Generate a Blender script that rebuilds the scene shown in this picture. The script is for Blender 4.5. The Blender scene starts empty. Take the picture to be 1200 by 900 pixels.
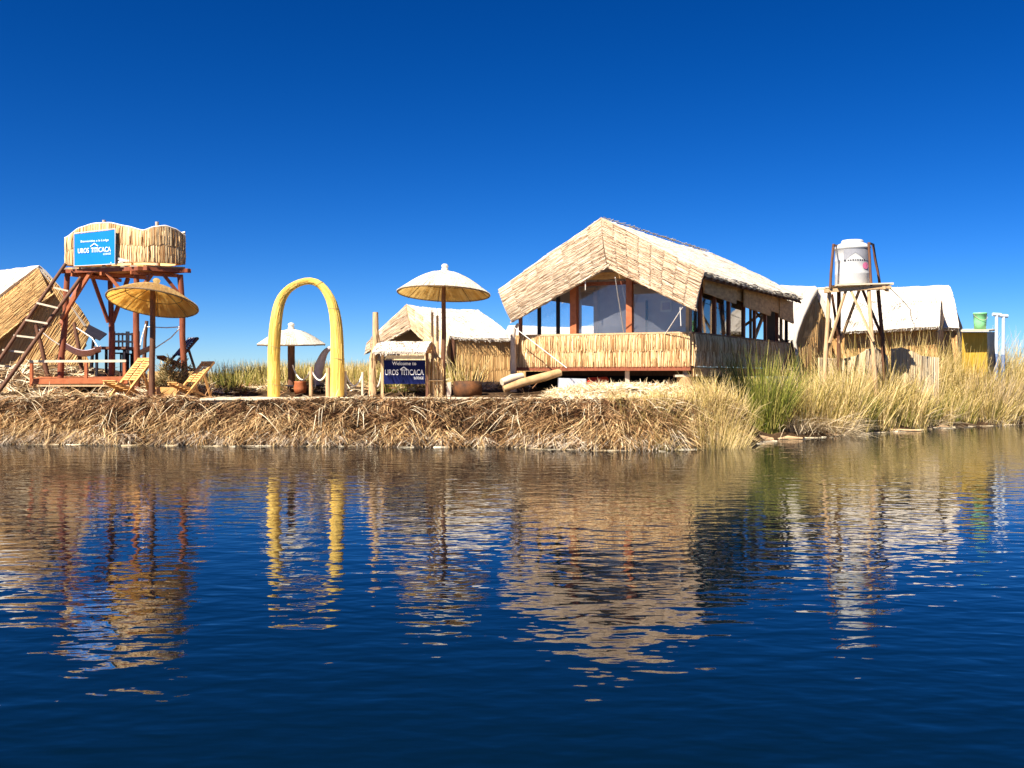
import bpy, math, random
import numpy as np
from mathutils import Vector, Matrix, noise
random.seed(7); RNG = np.random.default_rng(11)
R = math.radians
scene = bpy.context.scene
col = scene.collection
F = 1152.0; HZ = 440.0; CZ = 1.8
def P(px, py, Y): return Vector(((px-600)*Y/F, Y, CZ-(py-HZ)*Y/F))
def G(px, Y, dz=0.0):
    x = (px-600)*Y/F
    return Vector((x, Y, gz(x, Y)+dz))
def rv(a, b): return random.uniform(a, b)

# ------------------------------------------------------------------ terrain
WX = [-60,-20.8,-13.5,-6.6,0,2.05,3.7,6.0,7.1,9,10.86,14.8,18.9,27.7,60]
WY = [27.5,26.5,25.9,25.3,24.7,23.6,23.8,25.6,27.3,28.8,30.5,34,36.4,39.9,46]
def wl(x): return np.interp(x, WX, WY)
def sst(a, b, x):
    t = np.clip((x-a)/(b-a), 0, 1); return t*t*(3-2*t)
def gz_arr(x, y):
    x = np.asarray(x, float); y = np.asarray(y, float)
    d = y-wl(x)
    left = 1.06*sst(-0.10, 0.80, d)+0.085*np.clip(d-1.2, 0, 6)
    hs = -sst(0.3, 2.0, x)*0.06*np.clip(d-1.2, 0, 6)+sst(.6,2.2,x)*.30*sst(1.0,2.6,d)
    mound = 0.62*np.exp(-((x+15.5)/3.6)**2-((y-32.5)/2.6)**2)
    right = 0.10*sst(-0.3, 0.4, d)+0.085*np.clip(d, 0, 12)
    w = sst(5.4, 7.4, x)
    z = (1-w)*(left+hs+mound)+w*right
    z = np.where(d < -0.05, -0.6*np.clip(-d, 0, 1)+0.0*z+(z*0), z)
    return z*(1-sst(38, 46, d))-0.5*sst(38, 46, d)
def gz(x, y): return float(gz_arr(x, y))

# ------------------------------------------------------------------ materials
def nt(name):
    m = bpy.data.materials.new(name); m.use_nodes = True
    t = m.node_tree; t.nodes.clear()
    o = t.nodes.new('ShaderNodeOutputMaterial')
    return m, t, o
def N(t, typ, **kw):
    n = t.nodes.new(typ)
    for k, v in kw.items(): setattr(n, k, v)
    return n
def ramp(t, stops):
    r = N(t, 'ShaderNodeValToRGB'); cr = r.color_ramp
    while len(cr.elements) < len(stops): cr.elements.new(0.5)
    for e, (p, c) in zip(cr.elements, stops): e.position = p; e.color = (*c, 1)
    return r
def mathn(t, op, a, b=None, c=None):
    n = N(t, 'ShaderNodeMath', operation=op)
    for i, v in enumerate((a, b, c)):
        if v is None: continue
        if isinstance(v, (int, float)): n.inputs[i].default_value = v
        else: t.links.new(v, n.inputs[i])
    return n.outputs[0]
def straw(name, dark, mid, light, trans=0.0, su=45, sv=2.2, rw=0.55, rough=0.75, bump=0.25, blotch=0.35):
    """fibrous reed: tone from the per-stem value 'rnd' and from fibre noise laid along the stems (UV v)"""
    m, t, o = nt(name); L = t.links.new
    at = N(t, 'ShaderNodeAttribute', attribute_name='rnd')
    uv = N(t, 'ShaderNodeUVMap'); uv.uv_map = 'UVMap'
    mp = N(t, 'ShaderNodeMapping'); mp.inputs['Scale'].default_value = (su, sv, 1); L(uv.outputs[0], mp.inputs[0])
    nz = N(t, 'ShaderNodeTexNoise'); nz.inputs['Scale'].default_value = 1; nz.inputs['Detail'].default_value = 3; L(mp.outputs[0], nz.inputs['Vector'])
    tc = N(t, 'ShaderNodeTexCoord')
    nb = N(t, 'ShaderNodeTexNoise'); nb.inputs['Scale'].default_value = 1.7; nb.inputs['Detail'].default_value = 5; L(tc.outputs['Object'], nb.inputs['Vector'])
    a = mathn(t, 'MULTIPLY', at.outputs['Fac'], rw)
    b = mathn(t, 'MULTIPLY_ADD', nz.outputs['Fac'], 1.0-rw, a)
    c = mathn(t, 'MULTIPLY_ADD', mathn(t, 'SUBTRACT', nb.outputs['Fac'], 0.5), blotch, b)
    r = ramp(t, [(0.18, dark), (0.5, mid), (0.82, light)]); L(c, r.inputs[0])
    d = N(t, 'ShaderNodeBsdfPrincipled'); d.inputs['Roughness'].default_value = rough; d.inputs['Specular IOR Level'].default_value = 0.25
    L(r.outputs[0], d.inputs['Base Color'])
    bp = N(t, 'ShaderNodeBump'); bp.inputs['Strength'].default_value = bump; bp.inputs['Distance'].default_value = 0.02
    L(nz.outputs['Fac'], bp.inputs['Height']); L(bp.outputs[0], d.inputs['Normal'])
    if trans > 0:
        tr = N(t, 'ShaderNodeBsdfTranslucent'); L(r.outputs[0], tr.inputs[0])
        mx = N(t, 'ShaderNodeMixShader'); mx.inputs[0].default_value = trans
        L(d.outputs[0], mx.inputs[1]); L(tr.outputs[0], mx.inputs[2]); L(mx.outputs[0], o.inputs[0])
    else: L(d.outputs[0], o.inputs[0])
    return m
def plain(name, c1, c2, scale=6, rough=0.6, stretch=(1,1,1), bump=0.15, spec=0.3, metal=0.0):
    m, t, o = nt(name); L = t.links.new
    tc = N(t, 'ShaderNodeTexCoord')
    mp = N(t, 'ShaderNodeMapping'); mp.inputs['Scale'].default_value = stretch; L(tc.outputs['Object'], mp.inputs[0])
    nz = N(t, 'ShaderNodeTexNoise'); nz.inputs['Scale'].default_value = scale; nz.inputs['Detail'].default_value = 6; nz.inputs['Roughness'].default_value = .65
    L(mp.outputs[0], nz.inputs['Vector'])
    r = ramp(t, [(0.3, c1), (0.7, c2)]); L(nz.outputs['Fac'], r.inputs[0])
    d = N(t, 'ShaderNodeBsdfPrincipled'); d.inputs['Roughness'].default_value = rough; d.inputs['Specular IOR Level'].default_value = spec
    d.inputs['Metallic'].default_value = metal
    L(r.outputs[0], d.inputs['Base Color'])
    bp = N(t, 'ShaderNodeBump'); bp.inputs['Strength'].default_value = bump; bp.inputs['Distance'].default_value = 0.02
    L(nz.outputs['Fac'], bp.inputs['Height']); L(bp.outputs[0], d.inputs['Normal']); L(d.outputs[0], o.inputs[0])
    return m
M = {}
M['roof']   = straw('bleached_thatch', (.34,.28,.20), (.56,.50,.42), (.66,.61,.54), su=30, sv=1.6, rw=.45)
M['visor']  = straw('golden_thatch', (.18,.095,.045), (.52,.37,.235), (.72,.58,.43), su=34, sv=2, rw=.7)
M['rail']   = straw('reed_rail', (.34,.17,.06), (.72,.48,.23), (.86,.66,.38), su=40, sv=2, rw=.75)
M['mat']    = straw('reed_mat', (.36,.18,.06), (.62,.38,.15), (.74,.50,.22), su=40, sv=1.2, rw=.35)
M['matpale']= straw('pale_reed_mat', (.40,.28,.15), (.64,.49,.29), (.78,.66,.46), su=40, sv=1.2, rw=.35)
M['parasol']= straw('parasol_straw', (.60,.44,.20), (.78,.62,.34), (.86,.74,.50), trans=.84, su=26, sv=1.0, rw=.25, blotch=.2)
M['parasolw']= straw('bleached_parasol_straw', (.72,.66,.54), (.80,.76,.67), (.86,.83,.76), trans=.5, su=26, sv=1.0, rw=.25, blotch=.2)
M['lining'] = straw('golden_glow_lining', (.72,.45,.12), (.90,.64,.24), (.94,.74,.38), trans=.9, su=26, sv=1.0, rw=.25, blotch=.2)  # unbleached gold; glow of light through the canopy put into the colour
M['rim']    = plain('rim_binding', (.10,.06,.03), (.22,.14,.07), 30)
M['arch']   = straw('yellow_reed', (.60,.36,.055), (.74,.50,.11), (.80,.60,.20), su=40, sv=1.4, rw=.55, blotch=.28)
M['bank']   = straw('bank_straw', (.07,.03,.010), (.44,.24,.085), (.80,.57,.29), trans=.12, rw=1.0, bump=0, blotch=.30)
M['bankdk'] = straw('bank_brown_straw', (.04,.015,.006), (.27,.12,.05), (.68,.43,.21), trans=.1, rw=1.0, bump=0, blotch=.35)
M['bankshade'] = straw('hollow_shade_reed', (.02,.009,.004), (.13,.06,.024), (.38,.22,.10), trans=.0, rw=1.0, bump=0, blotch=.5)  # shade between the bank stems put into a near-black reed colour
M['bankgr'] = straw('bank_grey_straw', (.10,.06,.035), (.46,.34,.22), (.78,.66,.50), trans=.1, rw=1.0, bump=0, blotch=.35)
M['litter'] = straw('fresh_litter', (.34,.22,.10), (.68,.52,.30), (.86,.74,.52), trans=.1, rw=1.0, bump=0, blotch=.3)
M['grass']  = straw('dry_grass', (.17,.145,.025), (.50,.36,.105), (.77,.58,.28), trans=.18, rw=1.0, bump=0, blotch=.55)
M['green']  = straw('green_reed', (.07,.09,.012), (.28,.25,.045), (.62,.48,.17), trans=.2, rw=1.0, bump=0, blotch=.4)
M['tall']   = straw('tall_green_reed', (.06,.085,.010), (.25,.26,.035), (.58,.48,.14), trans=.22, rw=1.0, bump=0, blotch=.4)
M['pale']   = straw('pale_dry_reed', (.24,.16,.09), (.48,.36,.20), (.68,.55,.36), trans=.25, rw=1.0, bump=0, blotch=.4)
M['shrub']  = straw('shrub_leaf', (.10,.08,.02), (.34,.26,.10), (.58,.45,.24), trans=.25, rw=1.0, bump=0, blotch=.4)
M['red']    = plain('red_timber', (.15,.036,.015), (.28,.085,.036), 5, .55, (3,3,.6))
M['redlit'] = plain('sunlit_orange_red_timber', (.28,.075,.025), (.42,.135,.05), 5, .55, (1,1,1))  # brighter red timber; on lit posts and braces the sunlight is in the colour
M['brown']  = plain('brown_pole', (.075,.03,.016), (.16,.07,.034), 6, .7, (3,3,.5))
M['tan']    = plain('tan_timber', (.36,.22,.11), (.55,.37,.20), 7, .7, (3,3,.5))
M['pine']   = plain('varnished_pine', (.46,.22,.06), (.66,.38,.14), 5, .5, (2,2,2))
M['grey']   = plain('weathered_timber', (.33,.25,.19), (.52,.43,.35), 7, .8, (3,3,.6))
M['boards'] = plain('brown_boards', (.34,.16,.055), (.72,.44,.19), 3.5, .7, (1,1,3))
M['bleach'] = plain('bleached_wood', (.50,.40,.27), (.68,.57,.42), 5, .7, (1,5,1))
M['dark']   = plain('dark_wood_and_shade', (.010,.010,.016), (.028,.024,.032), 8, .7, spec=.1)  # dark wood; also colours in the shade under the floor and the visor
M['rope']   = plain('white_rope', (.62,.56,.48), (.80,.76,.68), 60, .8)
M['white']  = plain('white_plastic', (.43,.425,.41), (.50,.495,.48), 3, .4, bump=.03)
M['greyp']  = plain('grey_label_film', (.20,.20,.22), (.27,.27,.29), 4, .5, bump=.02)
M['black']  = plain('black_ink', (.02,.02,.03), (.03,.03,.04), 4, .6, bump=0)
M['pink']   = plain('magenta_ink', (.55,.12,.24), (.62,.18,.30), 4, .6, bump=0)
M['cloth']  = plain('pale_cloth_wall', (.44,.41,.42), (.60,.56,.56), 2, .85, bump=.1)
M['cloth2'] = plain('beige_mesh_panel', (.60,.52,.44), (.72,.64,.54), 2, .85, bump=.1)
M['jamb']   = plain('beige_door_frame', (.50,.39,.27), (.60,.48,.35), 5, .7)
M['blue']   = plain('bright_blue_board', (.0,.15,.58), (.0,.18,.64), 1.5, .5, bump=.02)
M['navy']   = plain('navy_board', (.004,.007,.045), (.006,.010,.06), 2, .7, bump=.0, spec=.08)
M['ink']    = plain('white_ink', (.80,.80,.80), (.84,.84,.84), 3, .6, bump=0)
M['greenb'] = plain('green_plastic', (.16,.46,.20), (.22,.54,.27), 2, .4, bump=.02)
M['yellow'] = plain('yellow_tarp', (.42,.26,.02), (.58,.37,.05), 3, .6, (4,4,.5))
M['pipe']   = plain('white_blue_pipe', (.42,.48,.56), (.52,.57,.63), 3, .4, bump=.02)
M['bluepipe']= plain('blue_pipe', (.10,.16,.30), (.15,.22,.36), 3, .4, bump=.02)
M['drum']   = plain('dark_grey_drum', (.10,.09,.09), (.17,.15,.15), 3, .5)
M['char']   = plain('charred_wood', (.008,.006,.004), (.15,.055,.015), 3.2, .8)
M['galv']   = plain('galvanised_sheet', (.42,.44,.48), (.58,.60,.64), 3, .45, metal=.3)
M['redbox'] = plain('red_plastic', (.50,.03,.015), (.60,.06,.025), 3, .4)
M['bark']   = plain('log_bark', (.26,.14,.055), (.50,.33,.16), 4, .8, (1,1,1), bump=.4)
M['boat']   = plain('mauve_reed', (.40,.32,.30), (.54,.45,.42), 12, .8)
M['stripe'] = plain('dark_stripe_cloth', (.012,.014,.03), (.03,.03,.05), 4, .8)
M['stripel'] = plain('grey_stripe_cloth', (.20,.17,.20), (.28,.24,.27), 4, .8)
M['hammock']= plain('striped_hammock', (.30,.22,.26), (.58,.46,.44), 14, .85, (1,1,8))
def ground_mat():
    m, t, o = nt('trodden_straw'); L = t.links.new
    tc = N(t, 'ShaderNodeTexCoord')
    n1 = N(t, 'ShaderNodeTexNoise'); n1.inputs['Scale'].default_value = 9; n1.inputs['Detail'].default_value = 8; n1.inputs['Roughness'].default_value = .75; L(tc.outputs['Object'], n1.inputs['Vector'])
    r = ramp(t, [(0.3, (.018,.010,.006)), (0.55, (.075,.042,.02)), (0.78, (.26,.17,.09))]); L(n1.outputs['Fac'], r.inputs[0])
    d = N(t, 'ShaderNodeBsdfPrincipled'); d.inputs['Roughness'].default_value = .9; d.inputs['Specular IOR Level'].default_value = .1
    L(r.outputs[0], d.inputs['Base Color'])
    bp = N(t, 'ShaderNodeBump'); bp.inputs['Distance'].default_value = .06; L(n1.outputs['Fac'], bp.inputs['Height']); L(bp.outputs[0], d.inputs['Normal'])
    L(d.outputs[0], o.inputs[0]); return m
M['ground'] = ground_mat()
def water_mat():
    m, t, o = nt('lake_water'); L = t.links.new
    tc = N(t, 'ShaderNodeTexCoord')
    def layer(sx, sy, rot, det, dist):
        mp = N(t, 'ShaderNodeMapping'); mp.inputs['Scale'].default_value = (sx, sy, 1); mp.inputs['Rotation'].default_value = (0, 0, R(rot)); L(tc.outputs['Object'], mp.inputs[0])
        n = N(t, 'ShaderNodeTexNoise'); n.inputs['Scale'].default_value = 1; n.inputs['Detail'].default_value = det; n.inputs['Roughness'].default_value = .45; n.inputs['Distortion'].default_value = dist
        L(mp.outputs[0], n.inputs['Vector']); return n.outputs['Fac']
    a = layer(1.5, 2.6, 6, 1.0, .3); b = layer(3.3, 5.9, -9, 1.2, .25); c = layer(8, 14, 4, 1.0, 0)
    big = layer(0.10, 0.16, 20, 1, 0)
    h = mathn(t, 'MULTIPLY', a, WAVE[0]); h = mathn(t, 'MULTIPLY_ADD', b, WAVE[1], h); h = mathn(t, 'MULTIPLY_ADD', c, WAVE[2], h)
    h = mathn(t, 'MULTIPLY', h, mathn(t, 'MULTIPLY_ADD', big, 1.3, 0.35))
    bp = N(t, 'ShaderNodeBump'); bp.inputs['Strength'].default_value = 1.0; bp.inputs['Distance'].default_value = 1.0; L(h, bp.inputs['Height'])
    d = N(t, 'ShaderNodeBsdfPrincipled'); d.inputs['Base Color'].default_value = (.0004,.004,.007,1)
    d.inputs['Roughness'].default_value = .02; d.inputs['IOR'].default_value = 1.38; d.inputs['Specular IOR Level'].default_value = .5
    L(bp.outputs[0], d.inputs['Normal']); L(d.outputs[0], o.inputs[0]); return m
WAVE = (0.0090, 0.0058, 0.0011)
M['water'] = water_mat()
def glass_mat():
    m, t, o = nt('window_glass'); L = t.links.new
    tr = N(t, 'ShaderNodeBsdfTransparent'); tr.inputs[0].default_value = (.90,.93,.96,1)
    gl = N(t, 'ShaderNodeBsdfGlossy'); gl.inputs['Roughness'].default_value = .03
    fr = N(t, 'ShaderNodeFresnel'); fr.inputs[0].default_value = 1.5
    mx = N(t, 'ShaderNodeMixShader'); L(mathn(t, 'MULTIPLY', fr.outputs[0], 1.6), mx.inputs[0])
    L(tr.outputs[0], mx.inputs[1]); L(gl.outputs[0], mx.inputs[2]); L(mx.outputs[0], o.inputs[0]); return m
M['glass'] = glass_mat()

def film_mat():
    m, t, o = nt('clear_plastic_sheet'); L = t.links.new
    tr = N(t, 'ShaderNodeBsdfTransparent'); tr.inputs[0].default_value = (.93,.94,.97,1)
    d = N(t, 'ShaderNodeBsdfDiffuse'); d.inputs[0].default_value = (.62,.64,.72,1)
    g = N(t, 'ShaderNodeBsdfGlossy'); g.inputs['Roughness'].default_value = .08
    tc = N(t, 'ShaderNodeTexCoord'); nz = N(t, 'ShaderNodeTexNoise'); nz.inputs['Scale'].default_value = 1.3; nz.inputs['Detail'].default_value = 3; L(tc.outputs['Object'], nz.inputs['Vector'])
    m1 = N(t, 'ShaderNodeMixShader'); L(mathn(t, 'MULTIPLY', nz.outputs['Fac'], .10), m1.inputs[0]); L(tr.outputs[0], m1.inputs[1]); L(d.outputs[0], m1.inputs[2])
    m2 = N(t, 'ShaderNodeMixShader'); m2.inputs[0].default_value = .05; L(m1.outputs[0], m2.inputs[1]); L(g.outputs[0], m2.inputs[2]); L(m2.outputs[0], o.inputs[0]); return m
M['film'] = film_mat()

# ------------------------------------------------------------------ mesh building
class MB:
    def __init__(s): s.v = []; s.f = []; s.uv = []; s.r = []; s.sm = []
    def add(s, vs, fs, uvs=None, rnd=0.5, smooth=False):
        o = len(s.v); s.v += [tuple(p) for p in vs]
        s.uv += uvs if uvs else [(0.37, 0.53)]*len(vs)
        s.r += [rnd]*len(vs) if isinstance(rnd, (int, float)) else list(rnd)
        for f in fs: s.f.append(tuple(i+o for i in f)); s.sm.append(smooth)
    def quad(s, a, b, c, d, rnd=.5):
        lu = (Vector(b)-Vector(a)).length; lv = (Vector(d)-Vector(a)).length
        s.add([a, b, c, d], [(0,1,2,3)], [(0,0),(lu,0),(lu,lv),(0,lv)], rnd)
    def box(s, c, ax, ay, az, rnd=None):
        """box from a centre and three half-axis vectors"""
        c = Vector(c); ax = Vector(ax); ay = Vector(ay); az = Vector(az)
        rnd = rv(.2,.8) if rnd is None else rnd
        if ax.cross(ay).dot(az) < 0: ax = -ax
        g = lambda i,j,k: c+ax*i+ay*j+az*k
        for (p,q,r_,t_) in (((-1,-1,-1),(-1,1,-1),(1,1,-1),(1,-1,-1)), ((-1,-1,1),(1,-1,1),(1,1,1),(-1,1,1)),
                          ((-1,-1,-1),(1,-1,-1),(1,-1,1),(-1,-1,1)), ((-1,1,-1),(-1,1,1),(1,1,1),(1,1,-1)),
                          ((-1,-1,-1),(-1,-1,1),(-1,1,1),(-1,1,-1)), ((1,-1,-1),(1,1,-1),(1,1,1),(1,-1,1))):
            s.quad(g(*p), g(*q), g(*r_), g(*t_), rnd)
    def beam(s, p0, p1, w, h=None, up=(0,0,1), rnd=None):
        p0 = Vector(p0); p1 = Vector(p1); h = h or w; d = (p1-p0); n = d.normalized(); up = Vector(up)
        if abs(n.dot(up)) > .95: up = Vector((0,1,0))
        sx = n.cross(up).normalized(); u = sx.cross(n)
        s.box((p0+p1)/2, sx*w/2, d/2, u*h/2, rnd)
    def tube(s, pts, rad, n=8, rnd=None, caps=True):
        pts = [Vector(p) for p in pts]
        if isinstance(rad, (int, float)): rad = [rad]*len(pts)
        vs = []; uvs = []; fs = []; rnd = rv(.2,.8) if rnd is None else rnd
        prev = None; ln = 0
        for i, p in enumerate(pts):
            a = pts[max(i-1,0)]; b = pts[min(i+1,len(pts)-1)]; d = (b-a).normalized()
            if prev is None:
                x = d.orthogonal().normalized()
            else:
                x = (prev-d*prev.dot(d)).normalized()
            prev = x; y = d.cross(x)
            if i: ln += (p-pts[i-1]).length
            for k in range(n+1):
                t = 2*math.pi*k/n
                vs.append(p+(x*math.cos(t)+y*math.sin(t))*rad[i]); uvs.append((k/n*6.28*max(rad), ln))
        m = n+1
        for i in range(len(pts)-1):
            for k in range(n): fs.append((i*m+k, i*m+k+1, (i+1)*m+k+1, (i+1)*m+k))
        s.add(vs, fs, uvs, rnd, True)
        if caps:
            for i, rev in ((0, True), (len(pts)-1, False)):
                ring = vs[i*m:i*m+n]; f = tuple(range(n))
                s.add(ring, [f[::-1] if rev else f], None, rnd)
    def cyl(s, p0, p1, r0, r1=None, n=8, rnd=None): s.tube([p0, p1], [r0, r0 if r1 is None else r1], n, rnd)
    def pole(s, p0, p1, r0, r1=None, wob=.02, n=8, k=6):
        """a rough round pole: slightly crooked"""
        p0 = Vector(p0); p1 = Vector(p1); r1 = r0 if r1 is None else r1; sd = rv(0, 100); pts = []; rr = []
        for i in range(k+1):
            t = i/k; e = math.sin(math.pi*t)
            pts.append(p0.lerp(p1, t)+Vector((noise.noise((sd, t*2.3, 0)), noise.noise((sd, 9, t*2.3)), 0))*wob*2*e)
            rr.append((r0+(r1-r0)*t)*(1+.12*noise.noise((sd, t*5, 3))))
        s.tube(pts, rr, n)
    def strand(s, p0, p1, r, rnd=None, mid=None):
        p0 = Vector(p0); p1 = Vector(p1); d = p1-p0
        if d.length < 1e-5: return
        x = d.orthogonal().normalized(); y = d.normalized().cross(x); rnd = rv(0,1) if rnd is None else rnd
        k = [x, x*-.5+y*.87, x*-.5-y*.87]
        if mid is None:
            vs = [p0+q*r for q in k]+[p1+q*r*.8 for q in k]; n = 1
        else:
            vs = [p0+q*r for q in k]+[Vector(mid)+q*r for q in k]+[p1+q*r*.7 for q in k]; n = 2
        fs = []
        for j in range(n):
            for i in range(3): fs.append((j*3+i, j*3+(i+1)%3, j*3+3+(i+1)%3, j*3+3+i))
        L = d.length; u0 = rv(0,9)
        s.add(vs, fs, [(u0+.02*(i%3), L*(i//3)/n) for i in range(len(vs))], rnd, True)
    def patch(s, f, nu, nv, th, lu=1, lv=1, rough=0.0, up=None, rnd=None):
        """a solid sheet over f(u,v): its face, its back and its edge"""
        top = []; bot = []; uvs = []; rr = []
        e = 1e-3
        for j in range(nv+1):
            for i in range(nu+1):
                u = i/nu; v = j/nv; p = Vector(f(u, v))
                du = Vector(f(min(u+e,1), v))-Vector(f(max(u-e,0), v)); dv = Vector(f(u, min(v+e,1)))-Vector(f(u, max(v-e,0)))
                n = du.cross(dv)
                n = n.normalized() if n.length > 1e-12 else Vector((0,0,1))
                if up is not None and n.dot(Vector(up)) < 0: n = -n
                b = rough*(noise.noise(p*2.3)+.6*noise.noise(p*6.1))
                top.append(p+n*b); bot.append(p-n*th); uvs.append((u*lu, v*lv)); rr.append(.5+.35*noise.noise(p*3.1) if rnd is None else rnd)
        m = nu+1; fs = []
        flip = False
        a, b_, c = top[0], top[1], top[m]
        if up is not None and (b_-a).cross(c-a).dot(Vector(up)) < 0: flip = True
        q = lambda i,j: (j*m+i, j*m+i+1, (j+1)*m+i+1, (j+1)*m+i)
        for j in range(nv):
            for i in range(nu): fs.append(q(i,j) if not flip else q(i,j)[::-1])
        s.add(top, fs, uvs, rr, True)
        s.add(bot, [x[::-1] for x in fs], uvs, rr, True)
        loop = [i for i in range(m)]+[j*m+nu for j in range(1,nv+1)]+[nv*m+i for i in range(nu-1,-1,-1)]+[j*m for j in range(nv-1,0,-1)]
        vs = []; fs2 = []
        for k in loop: vs += [top[k], bot[k]]
        for k in range(len(loop)):
            a = 2*k; b2 = 2*((k+1)%len(loop)); fs2.append((a, a+1, b2+1, b2) if not flip else (a, b2, b2+1, a+1))
        s.add(vs, fs2, None, .45)
    def lathe(s, prof, n=32, c=(0,0,0), rnd=None, wob=0, lv=1):
        c = Vector(c); vs = []; uvs = []; fs = []; m = n+1; sd = rv(0,50)
        for j, (r, z) in enumerate(prof):
            for k in range(m):
                t = 2*math.pi*k/n; rr = r*(1+wob*noise.noise((math.cos(t)*2, math.sin(t)*2, sd)))
                vs.append(c+Vector((rr*math.cos(t), rr*math.sin(t), z))); uvs.append((k/n*6.28*.9, j/len(prof)*lv))
        for j in range(len(prof)-1):
            for k in range(n): fs.append((j*m+k, j*m+k+1, (j+1)*m+k+1, (j+1)*m+k))
        s.add(vs, fs, uvs, .5 if rnd is None else rnd, True)
    def build(s, name, mat, parent=None, loc=None):
        off = Vector((0,0,0))
        if parent is not None:
            q = parent
            while q is not None: off += q.location; q = q.parent
        elif loc is not None: off = Vector(loc)
        V = np.array(s.v, dtype=np.float32)-np.array(off, dtype=np.float32)
        me = bpy.data.meshes.new(name); me.from_pydata(V.tolist(), [], s.f)
        uvl = me.uv_layers.new(name='UVMap'); idx = np.empty(len(me.loops), dtype=np.int32); me.loops.foreach_get('vertex_index', idx)
        uvl.data.foreach_set('uv', np.array(s.uv, dtype=np.float32)[idx].ravel())
        at = me.attributes.new('rnd', 'FLOAT', 'POINT'); at.data.foreach_set('value', np.array(s.r, dtype=np.float32))
        me.polygons.foreach_set('use_smooth', np.array(s.sm, dtype=bool))
        me.materials.append(M[mat]); me.validate(); me.update()
        o = bpy.data.objects.new(name, me); col.objects.link(o)
        if parent is not None: o.parent = parent
        elif loc is not None: o.location = loc
        return o
def tag(o, label, cat, group=None, kind=None):
    if label: o['label'] = label
    if cat: o['category'] = cat
    if group: o['group'] = group
    if kind: o['kind'] = kind
    return o
def thing(name, label, cat, loc=(0,0,0), group=None):
    o = bpy.data.objects.new(name, None); col.objects.link(o); o.location = loc; o.empty_display_size = .2
    return tag(o, label, cat, group)
def one(mb, name, mat, loc, label, cat, group=None, kind=None): return tag(mb.build(name, mat, None, loc), label, cat, group, kind)
def bil(a, b, c, d):
    a, b, c, d = map(Vector, (a, b, c, d))
    return lambda u, v: (a*(1-u)+b*u)*(1-v)+(d*(1-u)+c*u)*v
def stems(mb, f, n, rows, r=.012, nrm=(0,-1,0), lift=.02, lap=.05, jit=.01, lean=.0, bulge=0.0):
    """reed stems laid along v over the patch f, in overlapping rows"""
    nrm = Vector(nrm).normalized()
    for k in range(rows):
        v0 = k/rows; v1 = (k+1)/rows
        for i in range(n):
            u = (i+rv(-.5,.5)+.5)/n
            u = min(max(u, 0.002), .998); u2 = min(max(u+rv(-1,1)*jit+lean, 0), 1)
            a = f(u, max(0, v0-lap*rv(.2,1.3))); b = f(u2, min(1.0, v1+lap*rv(-.6,.6)))
            z = lift*rv(.4,1.5)
            m = None
            if bulge: m = (a+b)/2+nrm*(z+bulge*rv(.5,1.3))
            mb.strand(a+nrm*z*.5, b+nrm*z, r*rv(.7,1.3), rv(0,1), m)
def fringe(mb, f, n, length, r=.010, down=(0,0,-1), along=None, spread=.06):
    for i in range(n):
        p = f(rv(0,1)); L = length*rv(.4,1.4); d = Vector(down)+Vector((rv(-1,1), rv(-1,1), rv(-1,1)))*.35
        d.normalize(); p = p+Vector((rv(-1,1), rv(-1,1), rv(-1,1)))*spread*.4
        mb.strand(p-d*L*.5, p+d*L*.6, r*rv(.7,1.3))
# blades of grass and loose reed, many at once
def blades(name, mat, base, dirv, length, width, droop, rnd, segs=3, taper=.15, loc=None):
    n = len(base); base = np.asarray(base, float); dirv = np.asarray(dirv, float)
    dirv /= np.linalg.norm(dirv, axis=1)[:, None]
    ang = RNG.uniform(0, np.pi, n); side = np.stack([np.cos(ang), np.sin(ang)*.6, RNG.uniform(-.3,.3,n)], 1)
    side -= dirv*(side*dirv).sum(1)[:, None]; side /= np.linalg.norm(side, axis=1)[:, None]+1e-9
    hor = dirv.copy(); hor[:, 2] = 0; hor += RNG.normal(0, .15, (n,3))*[1,1,0]
    vs = []
    for k in range(segs+1):
        t = k/segs
        p = base+dirv*(length*t)[:, None]+hor*(length*droop*t*t*.7)[:, None]
        p[:, 2] -= length*droop*t*t*.6
        w = (width*(1-(1-taper)*t**1.3)/2)[:, None]
        vs += [p-side*w, p+side*w]
    V = np.stack(vs, 1).reshape(-1, 3); c = 2*(segs+1)
    q = np.array([[2*k, 2*k+1, 2*k+3, 2*k+2] for k in range(segs)])
    Fc = (np.arange(n)[:, None, None]*c+q[None]).reshape(-1, 4)
    off = np.array(loc if loc is not None else (0,0,0)); V = V-off
    me = bpy.data.meshes.new(name); me.vertices.add(len(V)); me.loops.add(Fc.size); me.polygons.add(len(Fc))
    me.vertices.foreach_set('co', V.astype(np.float32).ravel()); me.loops.foreach_set('vertex_index', Fc.astype(np.int32).ravel())
    me.polygons.foreach_set('loop_start', np.arange(0, Fc.size, 4, dtype=np.int32))
    me.polygons.foreach_set('loop_total', np.full(len(Fc), 4, dtype=np.int32)); me.update(calc_edges=True)
    me.uv_layers.new(name='UVMap')
    at = me.attributes.new('rnd', 'FLOAT', 'POINT'); at.data.foreach_set('value', np.repeat(rnd, c).astype(np.float32))
    me.materials.append(M[mat]); me.validate()
    o = bpy.data.objects.new(name, me); col.objects.link(o)
    if loc is not None: o.location = loc
    return o
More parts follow.
